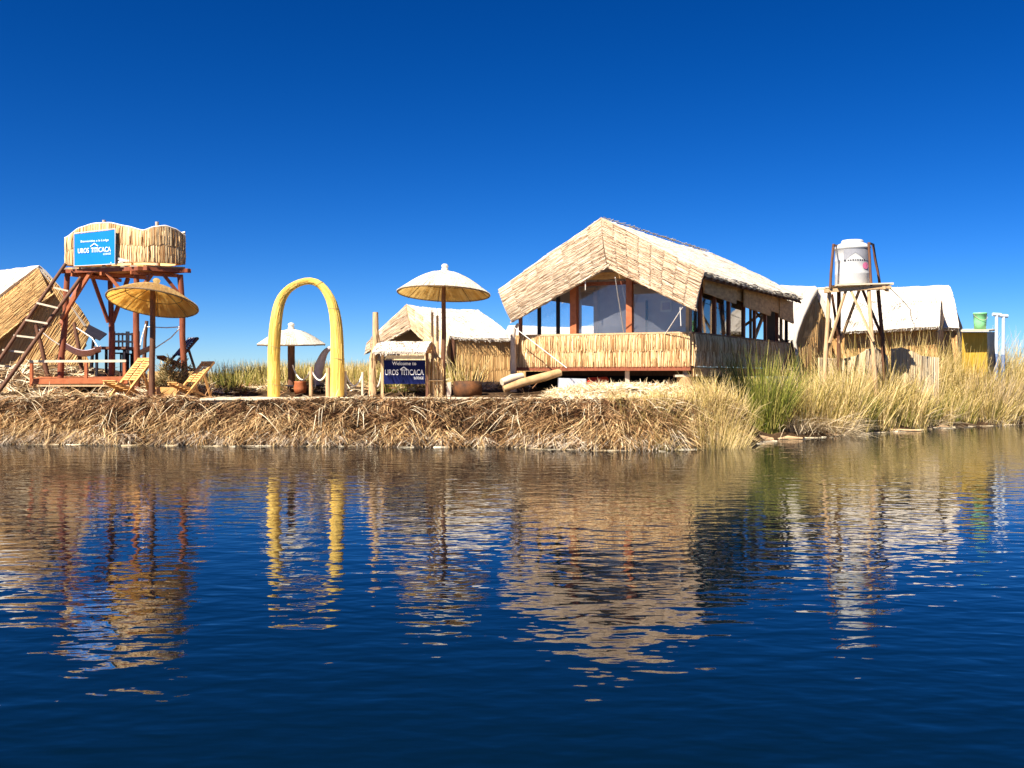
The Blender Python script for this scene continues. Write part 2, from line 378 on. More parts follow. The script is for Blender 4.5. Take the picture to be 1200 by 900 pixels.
def text_into(s, size, origin, ux, name, mat, parent, lift, bold=0.0, align='LEFT', width=None, up=(0,0,1)):
    """flat lettering standing a few mm proud of a board"""
    cu = bpy.data.curves.new('lettering', 'FONT'); cu.body = s; cu.size = 1; cu.align_x = align; cu.offset = bold; cu.resolution_u = 3
    ob = bpy.data.objects.new('lettering_source', cu); col.objects.link(ob)
    dg = bpy.context.evaluated_depsgraph_get(); me = bpy.data.meshes.new_from_object(ob.evaluated_get(dg))
    bpy.data.objects.remove(ob); bpy.data.curves.remove(cu)
    xs = [v.co.x for v in me.vertices]; x0, x1 = min(xs), max(xs)
    sx = size if width is None else width/(x1-x0)
    ux = Vector(ux).normalized(); up = Vector(up); nrm = ux.cross(up)
    base = Vector(origin)+nrm*lift
    off = Vector((0,0,0)); q = parent
    while q is not None: off += q.location; q = q.parent
    ox = x0 if align == 'LEFT' else (x0+x1)/2
    for v in me.vertices: v.co = base+ux*((v.co.x-ox)*sx)+up*(v.co.y*size)-off
    me.materials.clear(); me.materials.append(M[mat]); me.name = name
    o = bpy.data.objects.new(name, me); col.objects.link(o); o.parent = parent
    return o

# ------------------------------------------------------------------ setting: ground and water
def make_ground():
    xs = np.concatenate([np.arange(-60,-22,2.), np.arange(-22,30,.3), np.arange(30,62,2.)])
    ds = np.concatenate([np.arange(-1.2,4,.12), np.arange(4,12,.5), np.arange(12,52,2.)])
    vs = []
    for d in ds:
        for x in xs:
            y = wl(x)+d; z = gz(x, y)
            if d > 0: z += .07*noise.noise((x*1.6, y*1.6, 0))+.03*noise.noise((x*5, y*5, 2))
            vs.append((x, y, z))
    m = len(xs); fs = [(j*m+i, j*m+i+1, (j+1)*m+i+1, (j+1)*m+i) for j in range(len(ds)-1) for i in range(m-1)]
    mb = MB(); mb.add(vs, fs, None, .5, True); o = mb.build('ground', 'ground'); tag(o, 'island ground of trodden straw rising from the lake', 'ground', None, 'structure')
make_ground()
mb = MB(); mb.add([(-2500,-60,0),(2500,-60,0),(2500,4000,0),(-2500,4000,0)], [(0,1,2,3)])
tag(mb.build('water', 'water'), 'dark blue rippled lake water in front of the reed bank', 'water', None, 'structure')

# ------------------------------------------------------------------ reed bank
def bank(name, mat, nc, per, x0, x1, d0, d1, ln, wd, out, drp, label, rpow=1.0, up=(-.2,.5), z_off=.03, sp=.10, hole=.22, clear=False):
    """bundles of loose reed: each bundle shares a direction, with dark hollows left between"""
    cx = RNG.uniform(x0, x1, nc); cd = RNG.uniform(d0, d1, nc)
    hv = np.array([noise.noise((a*1.1, b*2.2, 7)) for a, b in zip(cx, cd)]); ok = hv < hole; cx = cx[ok]; cd = cd[ok]
    y0 = wl(cx)+cd
    ok = ~((cx > -8.5) & (cx < 1.1) & (y0 < 28.9) & (y0 > (0 if clear else 26.1))); cx = cx[ok]; cd = cd[ok]
    nc = len(cx); n = nc*per
    cdir = np.stack([RNG.normal(0,.6,nc), -RNG.uniform(out[0], out[1], nc), RNG.uniform(up[0], up[1], nc)], 1); cr_ = RNG.uniform(0,1,nc)**rpow; cz = RNG.uniform(0,.10,nc); cl_ = RNG.uniform(ln[0], ln[1], nc); cw = RNG.uniform(drp[0], drp[1], nc)
    k = np.repeat(np.arange(nc), per)
    x = cx[k]+RNG.normal(0,sp,n); d = np.clip(cd[k]+RNG.normal(0,sp*.6,n), d0*.6, d1+.2); y = wl(x)+d
    b = np.stack([x, y, gz_arr(x, y)+z_off+cz[k]+RNG.uniform(0,.05,n)], 1)
    dv = cdir[k]+RNG.normal(0,.22,(n,3))
    o = blades(name, mat, b, dv, cl_[k]*RNG.uniform(.7,1.25,n), RNG.uniform(wd[0], wd[1], n), cw[k]*RNG.uniform(.8,1.2,n), np.clip(cr_[k]+RNG.normal(0,.16,n),0,1), 4)
    return tag(o, label, 'reed bank', None, 'stuff')
bank('reed_bank_shade', 'bankshade', 4200, 9, -22, 6.2, .02, .95, (.10,.26), (.012,.03), (.15,.8), (.3,1.4), 'dark reed layer painting in the shade of the bank hollows', 1.0, hole=2, sp=.09, z_off=.0)
bank('reed_bank_upper', 'bankdk', 4000, 9, -22, 6.2, .24, .85, (.08,.24), (.011,.028), (.3,1), (.3,1.3), 'brown matted reed stems packed along the upper edge of the bank', 1.2, hole=.18, sp=.08)
bank('reed_bank_lower', 'bank', 2500, 9, -22, 6.2, .05, .42, (.12,.32), (.011,.026), (.25,.8), (.8,1.9), 'straw stems hanging down the face of the bank', 1.0, hole=.2, sp=.08)
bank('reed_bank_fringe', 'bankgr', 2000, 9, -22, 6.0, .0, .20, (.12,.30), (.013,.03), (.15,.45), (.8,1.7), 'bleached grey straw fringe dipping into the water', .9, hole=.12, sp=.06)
bank('long_bank_straw', 'litter', 150, 4, -22, 6.2, .2, .9, (.3,.65), (.010,.022), (.3,1), (.7,1.7), 'long pale reeds trailing over the bank', .7, hole=.5)
bank('bank_top_straw', 'litter', 900, 8, -22, 6.2, .62, 1.05, (.12,.34), (.012,.026), (.0,.6), (.2,.9), 'golden loose straw along the top edge of the bank', 1.1, (.0,.3), hole=.25, sp=.08)
bank('straw_litter', 'litter', 1100, 9, -22, .6, .95, 6.0, (.2,.55), (.016,.036), (-1,1), (.0,.3), 'loose straw litter strewn over the left of the island', .9, (-.05,.25), sp=.14, clear=True)
bank('brown_straw_litter', 'bankdk', 700, 9, -22, .6, .95, 5.0, (.2,.5), (.016,.036), (-1,1), (.0,.3), 'brown straw litter strewn over the left of the island', .9, (-.05,.25), sp=.14, clear=True)
bank('fresh_straw_litter', 'litter', 2300, 9, .6, 6.2, 1.0, 4.0, (.10,.26), (.012,.028), (-1,1), (.0,.25), 'pale fresh straw litter heaped in front of the big house', .6, (-.05,.16), sp=.12, hole=.5, z_off=0)
# bits of floating straw along the waterline
n = 240; x = np.concatenate([RNG.uniform(-15,6,120), RNG.uniform(6,20,120)]); y = wl(x)-np.abs(RNG.normal(0,.22,n))-.03
o = blades('floating_straw', 'litter', np.stack([x,y,np.full(n,.012)],1), np.stack([RNG.normal(0,1,n),RNG.normal(0,.25,n),np.zeros(n)],1), RNG.uniform(.15,.6,n), RNG.uniform(.015,.04,n), np.zeros(n), RNG.uniform(.3,1,n))
tag(o, 'straw bits floating on the water along the shore', 'floating straw', None, 'stuff')

# ------------------------------------------------------------------ grass
def tuft_arrays(cx, cy, n, spread, h0, h1, lean=.28, droop=(.05,.45), w=(.012,.026)):
    a = RNG.uniform(0, 2*np.pi, n); rr = spread*np.sqrt(RNG.uniform(0,1,n))
    x = cx+rr*np.cos(a); y = cy+rr*np.sin(a)
    b = np.stack([x, y, gz_arr(x, y)-.05], 1)
    dv = np.stack([np.cos(a)*rr/spread*lean+RNG.normal(0,.13,n), np.sin(a)*rr/spread*lean+RNG.normal(0,.13,n), np.ones(n)], 1)
    return b, dv, RNG.uniform(h0, h1, n), RNG.uniform(w[0], w[1], n), RNG.uniform(droop[0], droop[1], n)
def cat(parts): return [np.concatenate(z) for z in zip(*parts)]
def grass_mass(name, mat, spots, label, rmean=.5, cat_='grass'):
    a = cat(spots); n = len(a[2]); o = blades(name, mat, *a, np.clip(RNG.normal(rmean,.25,n),0,1))
    return tag(o, label, cat_, None, 'stuff')
sp = []
for k in range(210):      # the reed belt on the right shore
    x = RNG.uniform(8.5, 24); d = RNG.uniform(.25, 4.5); y = wl(x)+d
    h = (1.15+.46*min(d,3))*(1.08 if x > 14.0 else 1.0)*RNG.uniform(.7,1.2)
    
    if x < 10.5 and y > 30.5: continue
    sp.append(tuft_arrays(x, y, 130, RNG.uniform(.25,.5), h*.45, h*1.25, RNG.uniform(.15,.5), (.03,.7), (.014,.036)))
for k in range(46):
    x = RNG.uniform(9.8, 15.6); y = float(wl(x))+RNG.uniform(.3, 2.2)
    if y > 33.8 or (abs(x-11.5) < .5 and y < 32.4): continue
    h = 2.25-gz(x,y)+RNG.uniform(-.35,.3)
    sp.append(tuft_arrays(x, y, 100, .3, h*.55, h*1.2, .3, (.03,.6), (.014,.034)))
grass_mass('reed_belt', 'grass', sp, 'dense yellow and straw coloured reeds along the right shore', .55)
sp = []
for k in range(105):
    x = RNG.uniform(8.6, 24); d = RNG.uniform(.2, 4); y = wl(x)+d
    if x < 10.5 and y > 30.5: continue
    h = (1.0+.36*min(d,3))*RNG.uniform(.65,1.1)
    sp.append(tuft_arrays(x, y, 90, RNG.uniform(.2,.4), h*.5, h*1.25, .3, (.03,.5), (.014,.036)))
grass_mass('green_reed_belt', 'green', sp, 'greener reeds growing among the dry ones on the right shore', .5)
sp = []
for k in range(80):
    x = RNG.uniform(7.3, 24); d = RNG.uniform(.15, 3.5); y = wl(x)+d
    if x < 10.5 and y > 30.5: continue
    sp.append(tuft_arrays(x, y, 60, RNG.uniform(.3,.7), .6, 1.7, RNG.uniform(.5,1.1), (.4,1.6), (.014,.03)))
grass_mass('bent_reeds', 'pale', sp, 'bent and broken dead stalks among the reeds on the right shore', .6)
sp = []
for k in range(46):       # straw reeds on the bank before the big house
    x = RNG.uniform(2.6, 6.3); y = wl(x)+RNG.uniform(.0,.9)
    h = .55+.5*sst(3.6,5.6,x)*RNG.uniform(.7,1.2)
    sp.append(tuft_arrays(x, y, 95, .3, h*.5, h*1.2, .4, (.1,.7), (.01,.02)))
grass_mass('bank_grass', 'grass', sp, 'tall dry grass growing from the bank below the big house', .6)
sp = []
for k in range(150):      # meadow behind the deck
    x = RNG.uniform(-9.5, 1.5); y = RNG.uniform(30.6, 37)
    if x > -2.6 and (RNG.uniform() < .85 or y < 34): continue
    sp.append(tuft_arrays(x, y, 85, .5, .35, .95, .2, (.03,.4), (.012,.026)))
grass_mass('meadow_grass', 'grass', sp, 'dry grass behind the deck and the yellow arch', .45)
sp = []
for k in range(34):
    x = RNG.uniform(-9.3, -2.0); y = RNG.uniform(29.4, 35)
    sp.append(tuft_arrays(x, y, 70, .4, .3, .95, .2, (.03,.4), (.014,.028)))
grass_mass('green_meadow_grass', 'green', sp, 'green grass blades behind the deck', .6)
n = 16000; x = RNG.uniform(-120,150,n); y = RNG.uniform(85,190,n)
o = blades('far_reeds', 'grass', np.stack([x,y,np.zeros(n)-.1],1), np.stack([RNG.normal(0,.12,n),RNG.normal(0,.12,n),np.ones(n)],1), RNG.uniform(1.6,2.6,n), RNG.uniform(.12,.3,n), RNG.uniform(0,.2,n), RNG.uniform(.2,.8,n))
tag(o, 'far bed of reeds on the lake horizon', 'far reeds', None, 'stuff')
def clump(name, mat, px, Y, n, spread, h0, h1, label, lean=.3, droop=(.05,.5), w=(.014,.028), rm=.5):
    c = G(px, Y); a = tuft_arrays(c.x, c.y, n, spread, h0, h1, lean, droop, w)
    o = blades(name, mat, *a, np.clip(RNG.normal(rm,.22,n),0,1), loc=tuple(c)); return tag(o, label, 'reed clump', 'separate reed clumps')
clump('reed_clump', 'tall', 893, 28.7, 900, .6, 1.3, 3.0, 'tallest green reed clump in front of the dark corner of the big house', .32, rm=.5)
clump('reed_clump', 'grass', 938, 29.8, 460, .55, 1.2, 2.3, 'yellow reed clump just right of the tall green clump', .3)
clump('reed_clump', 'pale', 968, 29.6, 900, .55, .8, 1.45, 'pale drooping dead reed clump at the water edge below the water tank', .75, (.5,1.3), (.01,.02), .65)
clump('reed_clump', 'green', 1010, 31.0, 420, .32, .8, 1.5, 'dark green reed clump standing in the water right of the pale drooping clump', .2, rm=.3)
clump('reed_clump', 'pale', 1160, 36.9, 420, .75, 1.3, 2.5, 'pale dry reed clump growing up in front of the vent pipes', .3, rm=.55)
clump('reed_clump', 'grass', 838, 24.6, 900, .6, .7, 1.45, 'thick straw yellow reed clump on the bank under the house corner', .4, (.1,.7), (.01,.02), .6)
clump('reed_clump', 'grass', 546, 31.0, 80, .5, .6, 1.5, 'bright green grass clump behind the parasol pole beside the small hut', .35, (.05,.4), (.016,.03), .62)
clump('reed_clump', 'green', 276, 29.8, 300, .45, .5, 1.0, 'green grass clump right of the right pine deck chair', .35)
clump('reed_clump', 'green', 470, 29.6, 380, .75, .35, .75, 'low green grass clump under the navy welcome board', .3)

# ------------------------------------------------------------------ huts
def hut_roof(mb, f, nu=26, nv=16, th=.14, lu=5, lv=3, n_st=700, rough=.05):
    mb.patch(f, nu, nv, th, lu, lv, rough, up=(0,-.3,1))
    for i in range(n_st):
        u = rv(0,1); v = rv(.02,1.0); L = rv(.08,.22)
        a = f(u, max(0, v-L)); b = f(min(1,max(0,u+rv(-.012,.012))), v); n_ = (f(min(u+.01,1),v)-f(max(u-.01,0),v)).cross(f(u,min(v+.01,1))-f(u,max(v-.01,0)))
        if n_.length < 1e-9: continue
        n_.normalize()
        if n_.z < 0: n_ = -n_
        mb.strand(a-n_*.01, b+n_*rv(.008,.03), .010*rv(.7,1.4), rv(.3,1))
    for i in range(int(n_st*.35)):
        u = rv(0,1); a = f(u, .97); d = (f(u,1)-f(u,.9)).normalized()+Vector((rv(-.3,.3),rv(-.3,.3),rv(-.4,.1)))
        mb.strand(a+Vector((0,0,-rv(0,th))), a+d.normalized()*rv(.08,.26), .011*rv(.7,1.4), rv(0,1))
def slope(a, b, c, d, sag=.1, bulge=0.0):
    """roof slope: a..b along the ridge, d..c along the eave"""
    g = bil(a, b, c, d)
    return lambda u, v: g(u, v)+Vector((0,0,-sag*math.sin(math.pi*u)*(1-.5*v)+bulge*math.sin(math.pi*v)))
def mat_wall(mb, f, nu=14, nv=6, th=.06, lu=4, lv=2, n=220, rows=3, nrm=(0,-1,0), r=.011):
    mb.patch(f, nu, nv, th, lu, lv, .015, up=nrm)
    stems(mb, f, n, rows, r, nrm, .018)

# ---- big house -----------------------------------------------------------------
FL = Vector((.127, 29.3, 0)); FR = Vector((4.92, 27.0, 0)); S = Vector((.498,.867,0)).normalized()
LEN = 10.6; BR = FR+S*LEN; BL = FL+S*LEN
Fd = (FR-FL).normalized(); Nf = Vector((Fd.y, -Fd.x, 0)); Nr = Vector((S.y, -S.x, 0)); WID = (FR-FL).length
Z0 = 2.05; ZR = 2.95
def at(u, t, z): p = FL.lerp(FR, u)+S*t; return Vector((p.x, p.y, z))
house = thing('reed_house', 'large stilted reed house with bleached thatch roof and a woven reed balcony', 'house', at(.5, 5, 1.4))
# floor, beam, joists
m = MB(); m.box((at(0,0,0)+at(1,LEN,0))/2+Vector((0,0,Z0-.06)), Fd*(WID/2-.03), S*(LEN/2-.03), (0,0,.05)); m.build('floor', 'boards', house)
m = MB(); m.beam(at(-.015,-.02,Z0-.05), at(1.0,-.02,Z0-.05), .10, .13); m.build('front_beam', 'red', house)
m = MB(); m.beam(at(1.003,.08,Z0-.16), at(1.003,LEN,Z0-.16), .07, .24); m.build('side_beam', 'boards', house)
m = MB()
for t in (1.5,3.5,5.5,7.5,9.5): m.beam(at(.02,t,Z0-.19), at(.98,t,Z0-.19), .09, .14)
m.build('joist_frame', 'brown', house)
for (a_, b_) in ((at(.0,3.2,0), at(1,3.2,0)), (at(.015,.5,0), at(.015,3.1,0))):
    m = MB(); m.patch(bil(a_+Vector((0,0,Z0-.125)), b_+Vector((0,0,Z0-.125)), b_+Vector((0,0,.9)), a_+Vector((0,0,.9))), 4, 2, .04, 1, 1, 0, up=Nf); m.build('crawl_shade_sheet', 'dark', house)  # added dark sheets standing in for the shade of the crawl space
# reed balcony rails
def rail(a, b, nrm, n, name):
    m = MB(); zb = Z0+.02; mid = (zb+ZR)/2
    A = Vector(a); B = Vector(b); up = Vector((0,0,1))
    f = bil(A+up*ZR, B+up*ZR, B+up*zb, A+up*zb)
    m.patch(f, 20, 4, .07, 5, 1, .01, up=nrm)
    for (z1, z0) in ((mid+.02, zb-.03), (ZR+.0, mid-.03)):
        g = bil(A+up*z1, B+up*z1, B+up*z0, A+up*z0)
        stems(m, g, n, 1, .012, nrm, .03 if z1 < ZR-.2 else .045, .0, .004, bulge=.02)
        for i in range(int(n*.4)):
            u = rv(0,1); p = g(u,0)+Vector(nrm)*.05; m.strand(p+up*rv(-.12,.03), p-up*rv(.2,.4), .010, rv(0,1))
    return m.build(name, 'rail', house)
rail(at(0,-.06,0), at(1,-.06,0), Nf, 330, 'front_rail')
rail(at(1.012,.0,0), at(1.012,LEN-.3,0), Nr, 520, 'side_rail')
m = MB(); m.beam(at(0,-.05,ZR+.03), at(1.01,-.05,ZR+.03), .10, .05); m.build('rail_cap', 'tan', house)
m = MB(); m.beam(at(1.012,.0,ZR+.025), at(1.012,LEN-.3,ZR+.025), .08, .05); m.build('rail_cap', 'brown', house)
m = MB(); m.beam(at(-.0,0,ZR+.02), at(-.0,LEN,ZR+.02), .08, .06); m.build('rail_cap', 'brown', house)
m = MB(); f = bil(at(0,.02,ZR), at(0,LEN,ZR), at(0,LEN,Z0), at(0,.02,Z0)); mat_wall(m, f, n=240, rows=1, nrm=-Nr); m.build('side_rail', 'rail', house)
# roof
RI = Vector((2.516,27.6,6.22)); RB = RI+S*9.3+Vector((0,0,.05))
ER = Vector((5.17,26.3,4.58)); ERb = ER+S*10.75+Vector((0,0,.06))
EL = Vector((-.38,28.99,4.32)); ELb = EL+S*10.75+Vector((0,0,.06))
m = MB()
hut_roof(m, slope(RI, RB, ERb, ER, .06, .05), 40, 20, .13, 10, 3.2, 1100)
hut_roof(m, slope(RI, RB, ELb, EL, .06, .05), 40, 20, .13, 10, 3.2, 500)
hut_roof(m, slope(RB, RB+Vector((.02,.02,0)), ELb, ERb, 0, .04), 14, 10, .12, 5, 2.4, 400)
for i in range(90):   # ragged ridge cap
    t = rv(0.03,1); p = RI.lerp(RB, t)+Vector((0,0,.03)); d = Fd*rv(-.05,.05)+S*rv(.12,.3)+Vector((0,0,rv(-.02,.05))); m.strand(p-d, p+d, .014, rv(.4,1))
m.build('roof', 'roof', house)
# front visors: thick reed mats hanging from the rakes
VA = P(712,313,27.25); VR = P(815,363,26.0); VL = P(600,377,28.75)
def visor(m, a, b, c, d, rows, per, bulge):
    g = bil(a, b, c, d); n0 = (b-a).cross(d-a).normalized()
    if n0.y > 0: n0 = -n0
    f = lambda u, v: g(u, v)+n0*bulge*math.sin(math.pi*v*.9)
    m.patch(f, 22, 8, .10, 3, 1.3, .02, up=n0)
    # stems run along the rake; courses step along it, stitched between
    for k in range(rows):
        u0 = k/rows; u1 = (k+1)/rows
        for i in range(per):
            v = rv(.0,1.0); w = min(1,max(0,v+rv(-.035,.035)))
            a_ = f(max(0,u0-rv(-.02,.06)), v)+n0*rv(.0,.012); b_ = f(min(1,u1+rv(-.012,.006)), w)+n0*rv(.02,.034)
            m.strand(a_, b_, .0062*rv(.6,1.5), rv(0,1)**.8)
    for i in range(260):
        u = rv(0,1); p = f(u, 1.0)+n0*rv(-.08,.04); e = f(min(1,u+.06), 1)-f(max(0,u-.06), 1)
        m.strand(p-e*rv(.2,.6)+Vector((0,0,rv(-.03,.03))), p+e*rv(.2,.6)+Vector((0,0,rv(-.04,.04))), .013, rv(.2,1))
m = MB(); visor(m, RI+Nf*.04, EL+Nf*.04, VL, VA, 8, 250, .10); m.build('roof_visor', 'visor', house)
m = MB(); visor(m, RI+Nf*.06+Vector((0,0,.02)), ER+Nf*.06, VR, VA+Vector((.012,0,0)), 8, 250, .10); m.build('roof_visor', 'visor', house)
# gable timbers and posts
def post(px, t, z0, z1, w, mat, name='post'):
    k = (px-600)/F; a = FL+S*t; u = (k*a.y-a.x)/((FR-FL).x-k*(FR-FL).y)
    p = at(u, t, 0); m = MB(); m.beam(p+Vector((0,0,z0)), p+Vector((0,0,z1)), w, w, up=tuple(Nf)); return m.build(name, mat, house)
for px, w, mt, zt in ((610,.09,'red',4.2),(632,.09,'dark',4.5),(654,.09,'dark',4.8),(673,.20,'redlit',5.1),(738,.17,'redlit',5.1),(806,.09,'tan',4.3)):  # mullions darkened for visor shade and thick posts brightened for sun, by colour
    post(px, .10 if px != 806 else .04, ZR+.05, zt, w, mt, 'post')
m = MB(); m.beam(at(.33,.12,4.66), at(.72,.12,4.66), .10, .20); m.build('gable_beam', 'boards', house)
m = MB(); m.beam(at(.28,.14,4.44), at(.78,.14,4.44), .08, .10); m.build('gable_beam', 'red', house)
# side posts, valance of rough boards, panes
for t in (.75,2.0,3.35,4.9,6.1,7.4,8.9,10.2):
    m = MB(); m.beam(at(1.0,t,ZR+.05), at(1.0,t,4.45), .10, .10, up=tuple(Nr)); m.build('post', 'red' if t < 9 else 'dark', house)
    if t == 10.2: m = MB(); m.beam(at(0,t,ZR+.05), at(0,t,4.3), .08, .08, up=tuple(Nr)); m.build('post', 'brown', house)
m = MB()
for (t0, t1, za, zb) in ((.5,3.4,4.5,4.02),(2.5,5.2,4.5,4.12),(4.3,7.3,4.5,3.86),(6.4,9.7,4.52,3.98),(8.6,10.5,4.5,3.75)):
    o_ = rv(.0,.12); A = at(1.02,t0,0)+Nr*o_; B = at(1.02,t1,0)+Nr*o_; up = Vector((0,0,1))
    f = bil(A+up*za, B+up*za, B+up*(zb-.05), A+up*(zb+.08)); m.patch(f, 10, 4, .05, 3, .6, .03, up=Nr)
m.build('valance', 'boards', house)
m = MB()
for i in range(200):   # dark underside battens of the eave
    pass
for t in np.arange(.1, 10.6, .55): m.beam(ER+S*t+Vector((0,0,-.16))-Nr*.0, ER+S*t-Nr*1.2+Vector((0,0,.48)), .06, .07)
m.beam(ER+S*.1+Vector((0,0,-.14))-Nr*.12, ERb+Vector((0,0,-.14))-Nr*.12, .08, .08)
m.build('rafter_frame', 'brown', house)
def pu(px, t):
    k = (px-600)/F; a = FL+S*t; return (k*a.y-a.x)/((FR-FL).x-k*(FR-FL).y)
def pane(a, b, name='window_pane'):
    m = MB(); m.patch(bil(a+Vector((0,0,4.3)), b+Vector((0,0,4.3)), b+Vector((0,0,ZR+.05)), a+Vector((0,0,ZR+.05))), 1, 1, .012, 1, 1, 0, up=tuple(Nr)); return m.build(name, 'glass', house)
for p0, p1, zt in ((611.5,630,3.95),(634,652,4.3),(656,668,4.55),(678,734,4.4),(742,804,4.1)):
    a, b = at(pu(p0,.13),.13,0), at(pu(p1,.13),.13,0); m = MB(); m.patch(bil(a+Vector((0,0,zt)), b+Vector((0,0,zt)), b+Vector((0,0,ZR+.05)), a+Vector((0,0,ZR+.05))), 1, 1, .01, 1, 1, 0, up=tuple(Nf)); m.build('window_pane', 'film', house)
for t0, t1 in ((.1,.69),(.81,1.94),(2.06,3.29),(3.41,4.84)):
    pane(at(.999,t0,0), at(.999,t1,0))
# interior: a cloth partition with a doorway, a picture, a side screen, a back frame with braces
T = 2.6
def pu(px, t):
    k = (px-600)/F; a = FL+S*t; return (k*a.y-a.x)/((FR-FL).x-k*(FR-FL).y)
def wallpiece(px0, px1, z0, z1, mat, name, t=T, th=.05):
    a = at(pu(px0,t),t,0); b = at(pu(px1,t),t,0); m = MB()
    m.patch(bil(a+Vector((0,0,z1)), b+Vector((0,0,z1)), b+Vector((0,0,z0)), a+Vector((0,0,z0))), 4, 4, th, 1, 1, 0, up=tuple(Nf)); return m.build(name, mat, house)
ZT = 5.35
wallpiece(673,681,Z0,ZT-.25,'cloth','partition'); wallpiece(681,700,4.55,ZT,'cloth','partition'); wallpiece(701,741,Z0,ZT,'cloth','partition')
wallpiece(741,815,Z0,ZT-.6,'cloth','partition')
wallpiece(742,757,Z0,4.05,'cloth2','screen_panel',T-.09,.03)
m = MB(); a = at(pu(698.5,T-.08),T-.08,0); m.beam(a+Vector((0,0,Z0)), a+Vector((0,0,4.5)), .13, .1, up=tuple(Nf))
b = at(pu(681,T-.08),T-.08,0); m.beam(b+Vector((0,0,4.5)), a+Vector((0,0,4.5)), .08, .12); m.build('door_frame', 'jamb', house)
wallpiece(774,787,3.74,4.08,'rope','picture_frame',T-.08,.03); wallpiece(776,785,3.80,4.02,'hammock','picture',T-.12,.02)
wallpiece(756.5,758.5,Z0,4.1,'dark','screen_panel',T-.12,.03)
m = MB()
for u in (.08,.3,.52,.74,.95): m.beam(at(u,LEN-.1,Z0), at(u,LEN-.1,4.4), .09)
m.beam(at(.0,LEN-.1,3.0), at(1,LEN-.1,3.0), .07, .07); m.beam(at(.52,LEN-.15,3.0), at(.9,LEN-.15,4.4), .09, .09); m.beam(at(.74,LEN-.2,4.4), at(.98,LEN-.2,3.0), .09, .09)
m.beam(at(.95,7.0,3.0), at(.95,8.9,4.5), .09, .09); m.beam(at(.3,LEN-.15,4.4), at(.5,LEN-.15,3.0), .08, .08)
m.build('back_frame', 'tan', house)
m = MB(); m.patch(bil(at(.93,9.0,4.5), at(.93,10.5,4.5), at(.93,10.5,Z0), at(.93,9.0,Z0)), 3, 3, .05, 1, 1, 0, up=Nr); m.build('dark_screen', 'dark', house)
# stay ropes
for (a, b) in ((P(721,325,26.9), P(731,390,27.9)), (P(800,360,26.2), P(780,391,27.2)), (P(797,360,26.2), P(798,382,26.2)), (P(686,322,27.6), P(686,340,27.6)), (P(603,384,28.6), P(664,431,27.9))):
    m = MB(); m.cyl(a, b, .014, n=5); m.build('stay_rope', 'rope', house)

# things under and by the house
def stump(px, Y, r, h, label, slab=None, dz=0):
    b = G(px, Y, dz-.05); t_ = thing('stump', label, 'stump', b, 'stumps propping the big house')
    m = MB(); pts = [b, b+Vector((0,0,h*.5)), b+Vector((0,0,h))]; m.tube(pts, [r*1.12, r, r*.97], 14); m.build('block', 'bark', t_)
    if slab: m = MB(); m.box(b+Vector((0,0,h+.03)), (slab,0,.01), (0,slab*.7,0), (0,0,.03)); m.build('slab', 'bleach', t_)
    m = MB(); z = b.z+h+(.06 if slab else 0); m.beam(Vector((b.x,b.y,z)), Vector((b.x,b.y,Z0-.115)), .12, .12); m.build('prop', 'grey', t_)
stump(735, 28.0, .20, .16, 'short stump with a wide pale slab under the middle of the reed balcony', .34)
stump(803, 27.35, .24, .42, 'tall barrel shaped stump under the right front corner of the house', .30)
b = G(672, 28.2, -.03); m = MB()
g = bil(b+Vector((-.44,0,0)), b+Vector((.42,0,0)), b+Vector((.36,0,.34)), b+Vector((-.42,0,.36)))
m.patch(g, 6, 2, .5, 1, 1, .01, up=(0,-1,0)); one(m, 'metal_box', 'galv', b, 'grey galvanised sheet metal box under the reed balcony', 'box')
b = P(700, 447, 28.6); c_ = thing('canister', 'red plastic canister lying in the shadow under the balcony', 'canister', b)
m = MB(); m.tube([b+Vector((-.32,0,.02)), b+Vector((-.27,0,.0)), b+Vector((.28,0,.02)), b+Vector((.33,0,.02))], [.05,.12,.12,.06], 12); m.build('body', 'redbox', c_)
m = MB(); m.cyl(b+Vector((-.40,0,.02)), b+Vector((-.31,0,.02)), .05, .05, 10); m.build('cap', 'tan', c_)
a = P(590,456,27.9); b = P(657,436,28.35); m = MB()
for k, (o1, o2) in enumerate((((0,0,0),(0,0,0)),)): m.tube([a+Vector(o1), a.lerp(b,.3)+Vector((0,0,.03)), a.lerp(b,.7), b+Vector(o2)], [.09,.12,.13,.11], 12)
one(m, 'log', 'bark', a, 'thick tan log lying on a slant left of the metal box', 'log')
a = P(588,448,28.2); b = P(612,441,28.6); m = MB(); m.tube([a, a.lerp(b,.5)+Vector((0,0,.02)), b], [.10,.13,.11], 10); one(m, 'log', 'bleach', a, 'short bleached log behind the end of the thick tan log', 'log')
a = G(602, 28.9, -.1); b = P(601,392,28.9); m = MB(); m.pole(a, b, .10, .075, .02); m.tube([b-Vector((0,0,.1)), b+Vector((.05,0,.14)), b+Vector((.16,0,.32))], [.07,.05,.04], 8)
one(m, 'forked_post', 'grey', a, 'pale grey bare tree post at the left corner of the balcony', 'post')
# planter stump
b = G(548, 28.0, -.02); b.z = 1.19; pl = thing('planter', 'charred half barrel planter at the right end of the deck', 'planter', b)
m = MB(); m.lathe([(.0,.0),(.40,.0),(.43,.22),(.41,.44),(.36,.45),(.34,.36),(0,.36)], 18, b, wob=.06); m.build('tub', 'char', pl)
m = MB(); m.beam(b+Vector((-.52,-.1,0)), b+Vector((-.52,-.1,.42)), .12, .2); m.build('side_board', 'grey', pl)

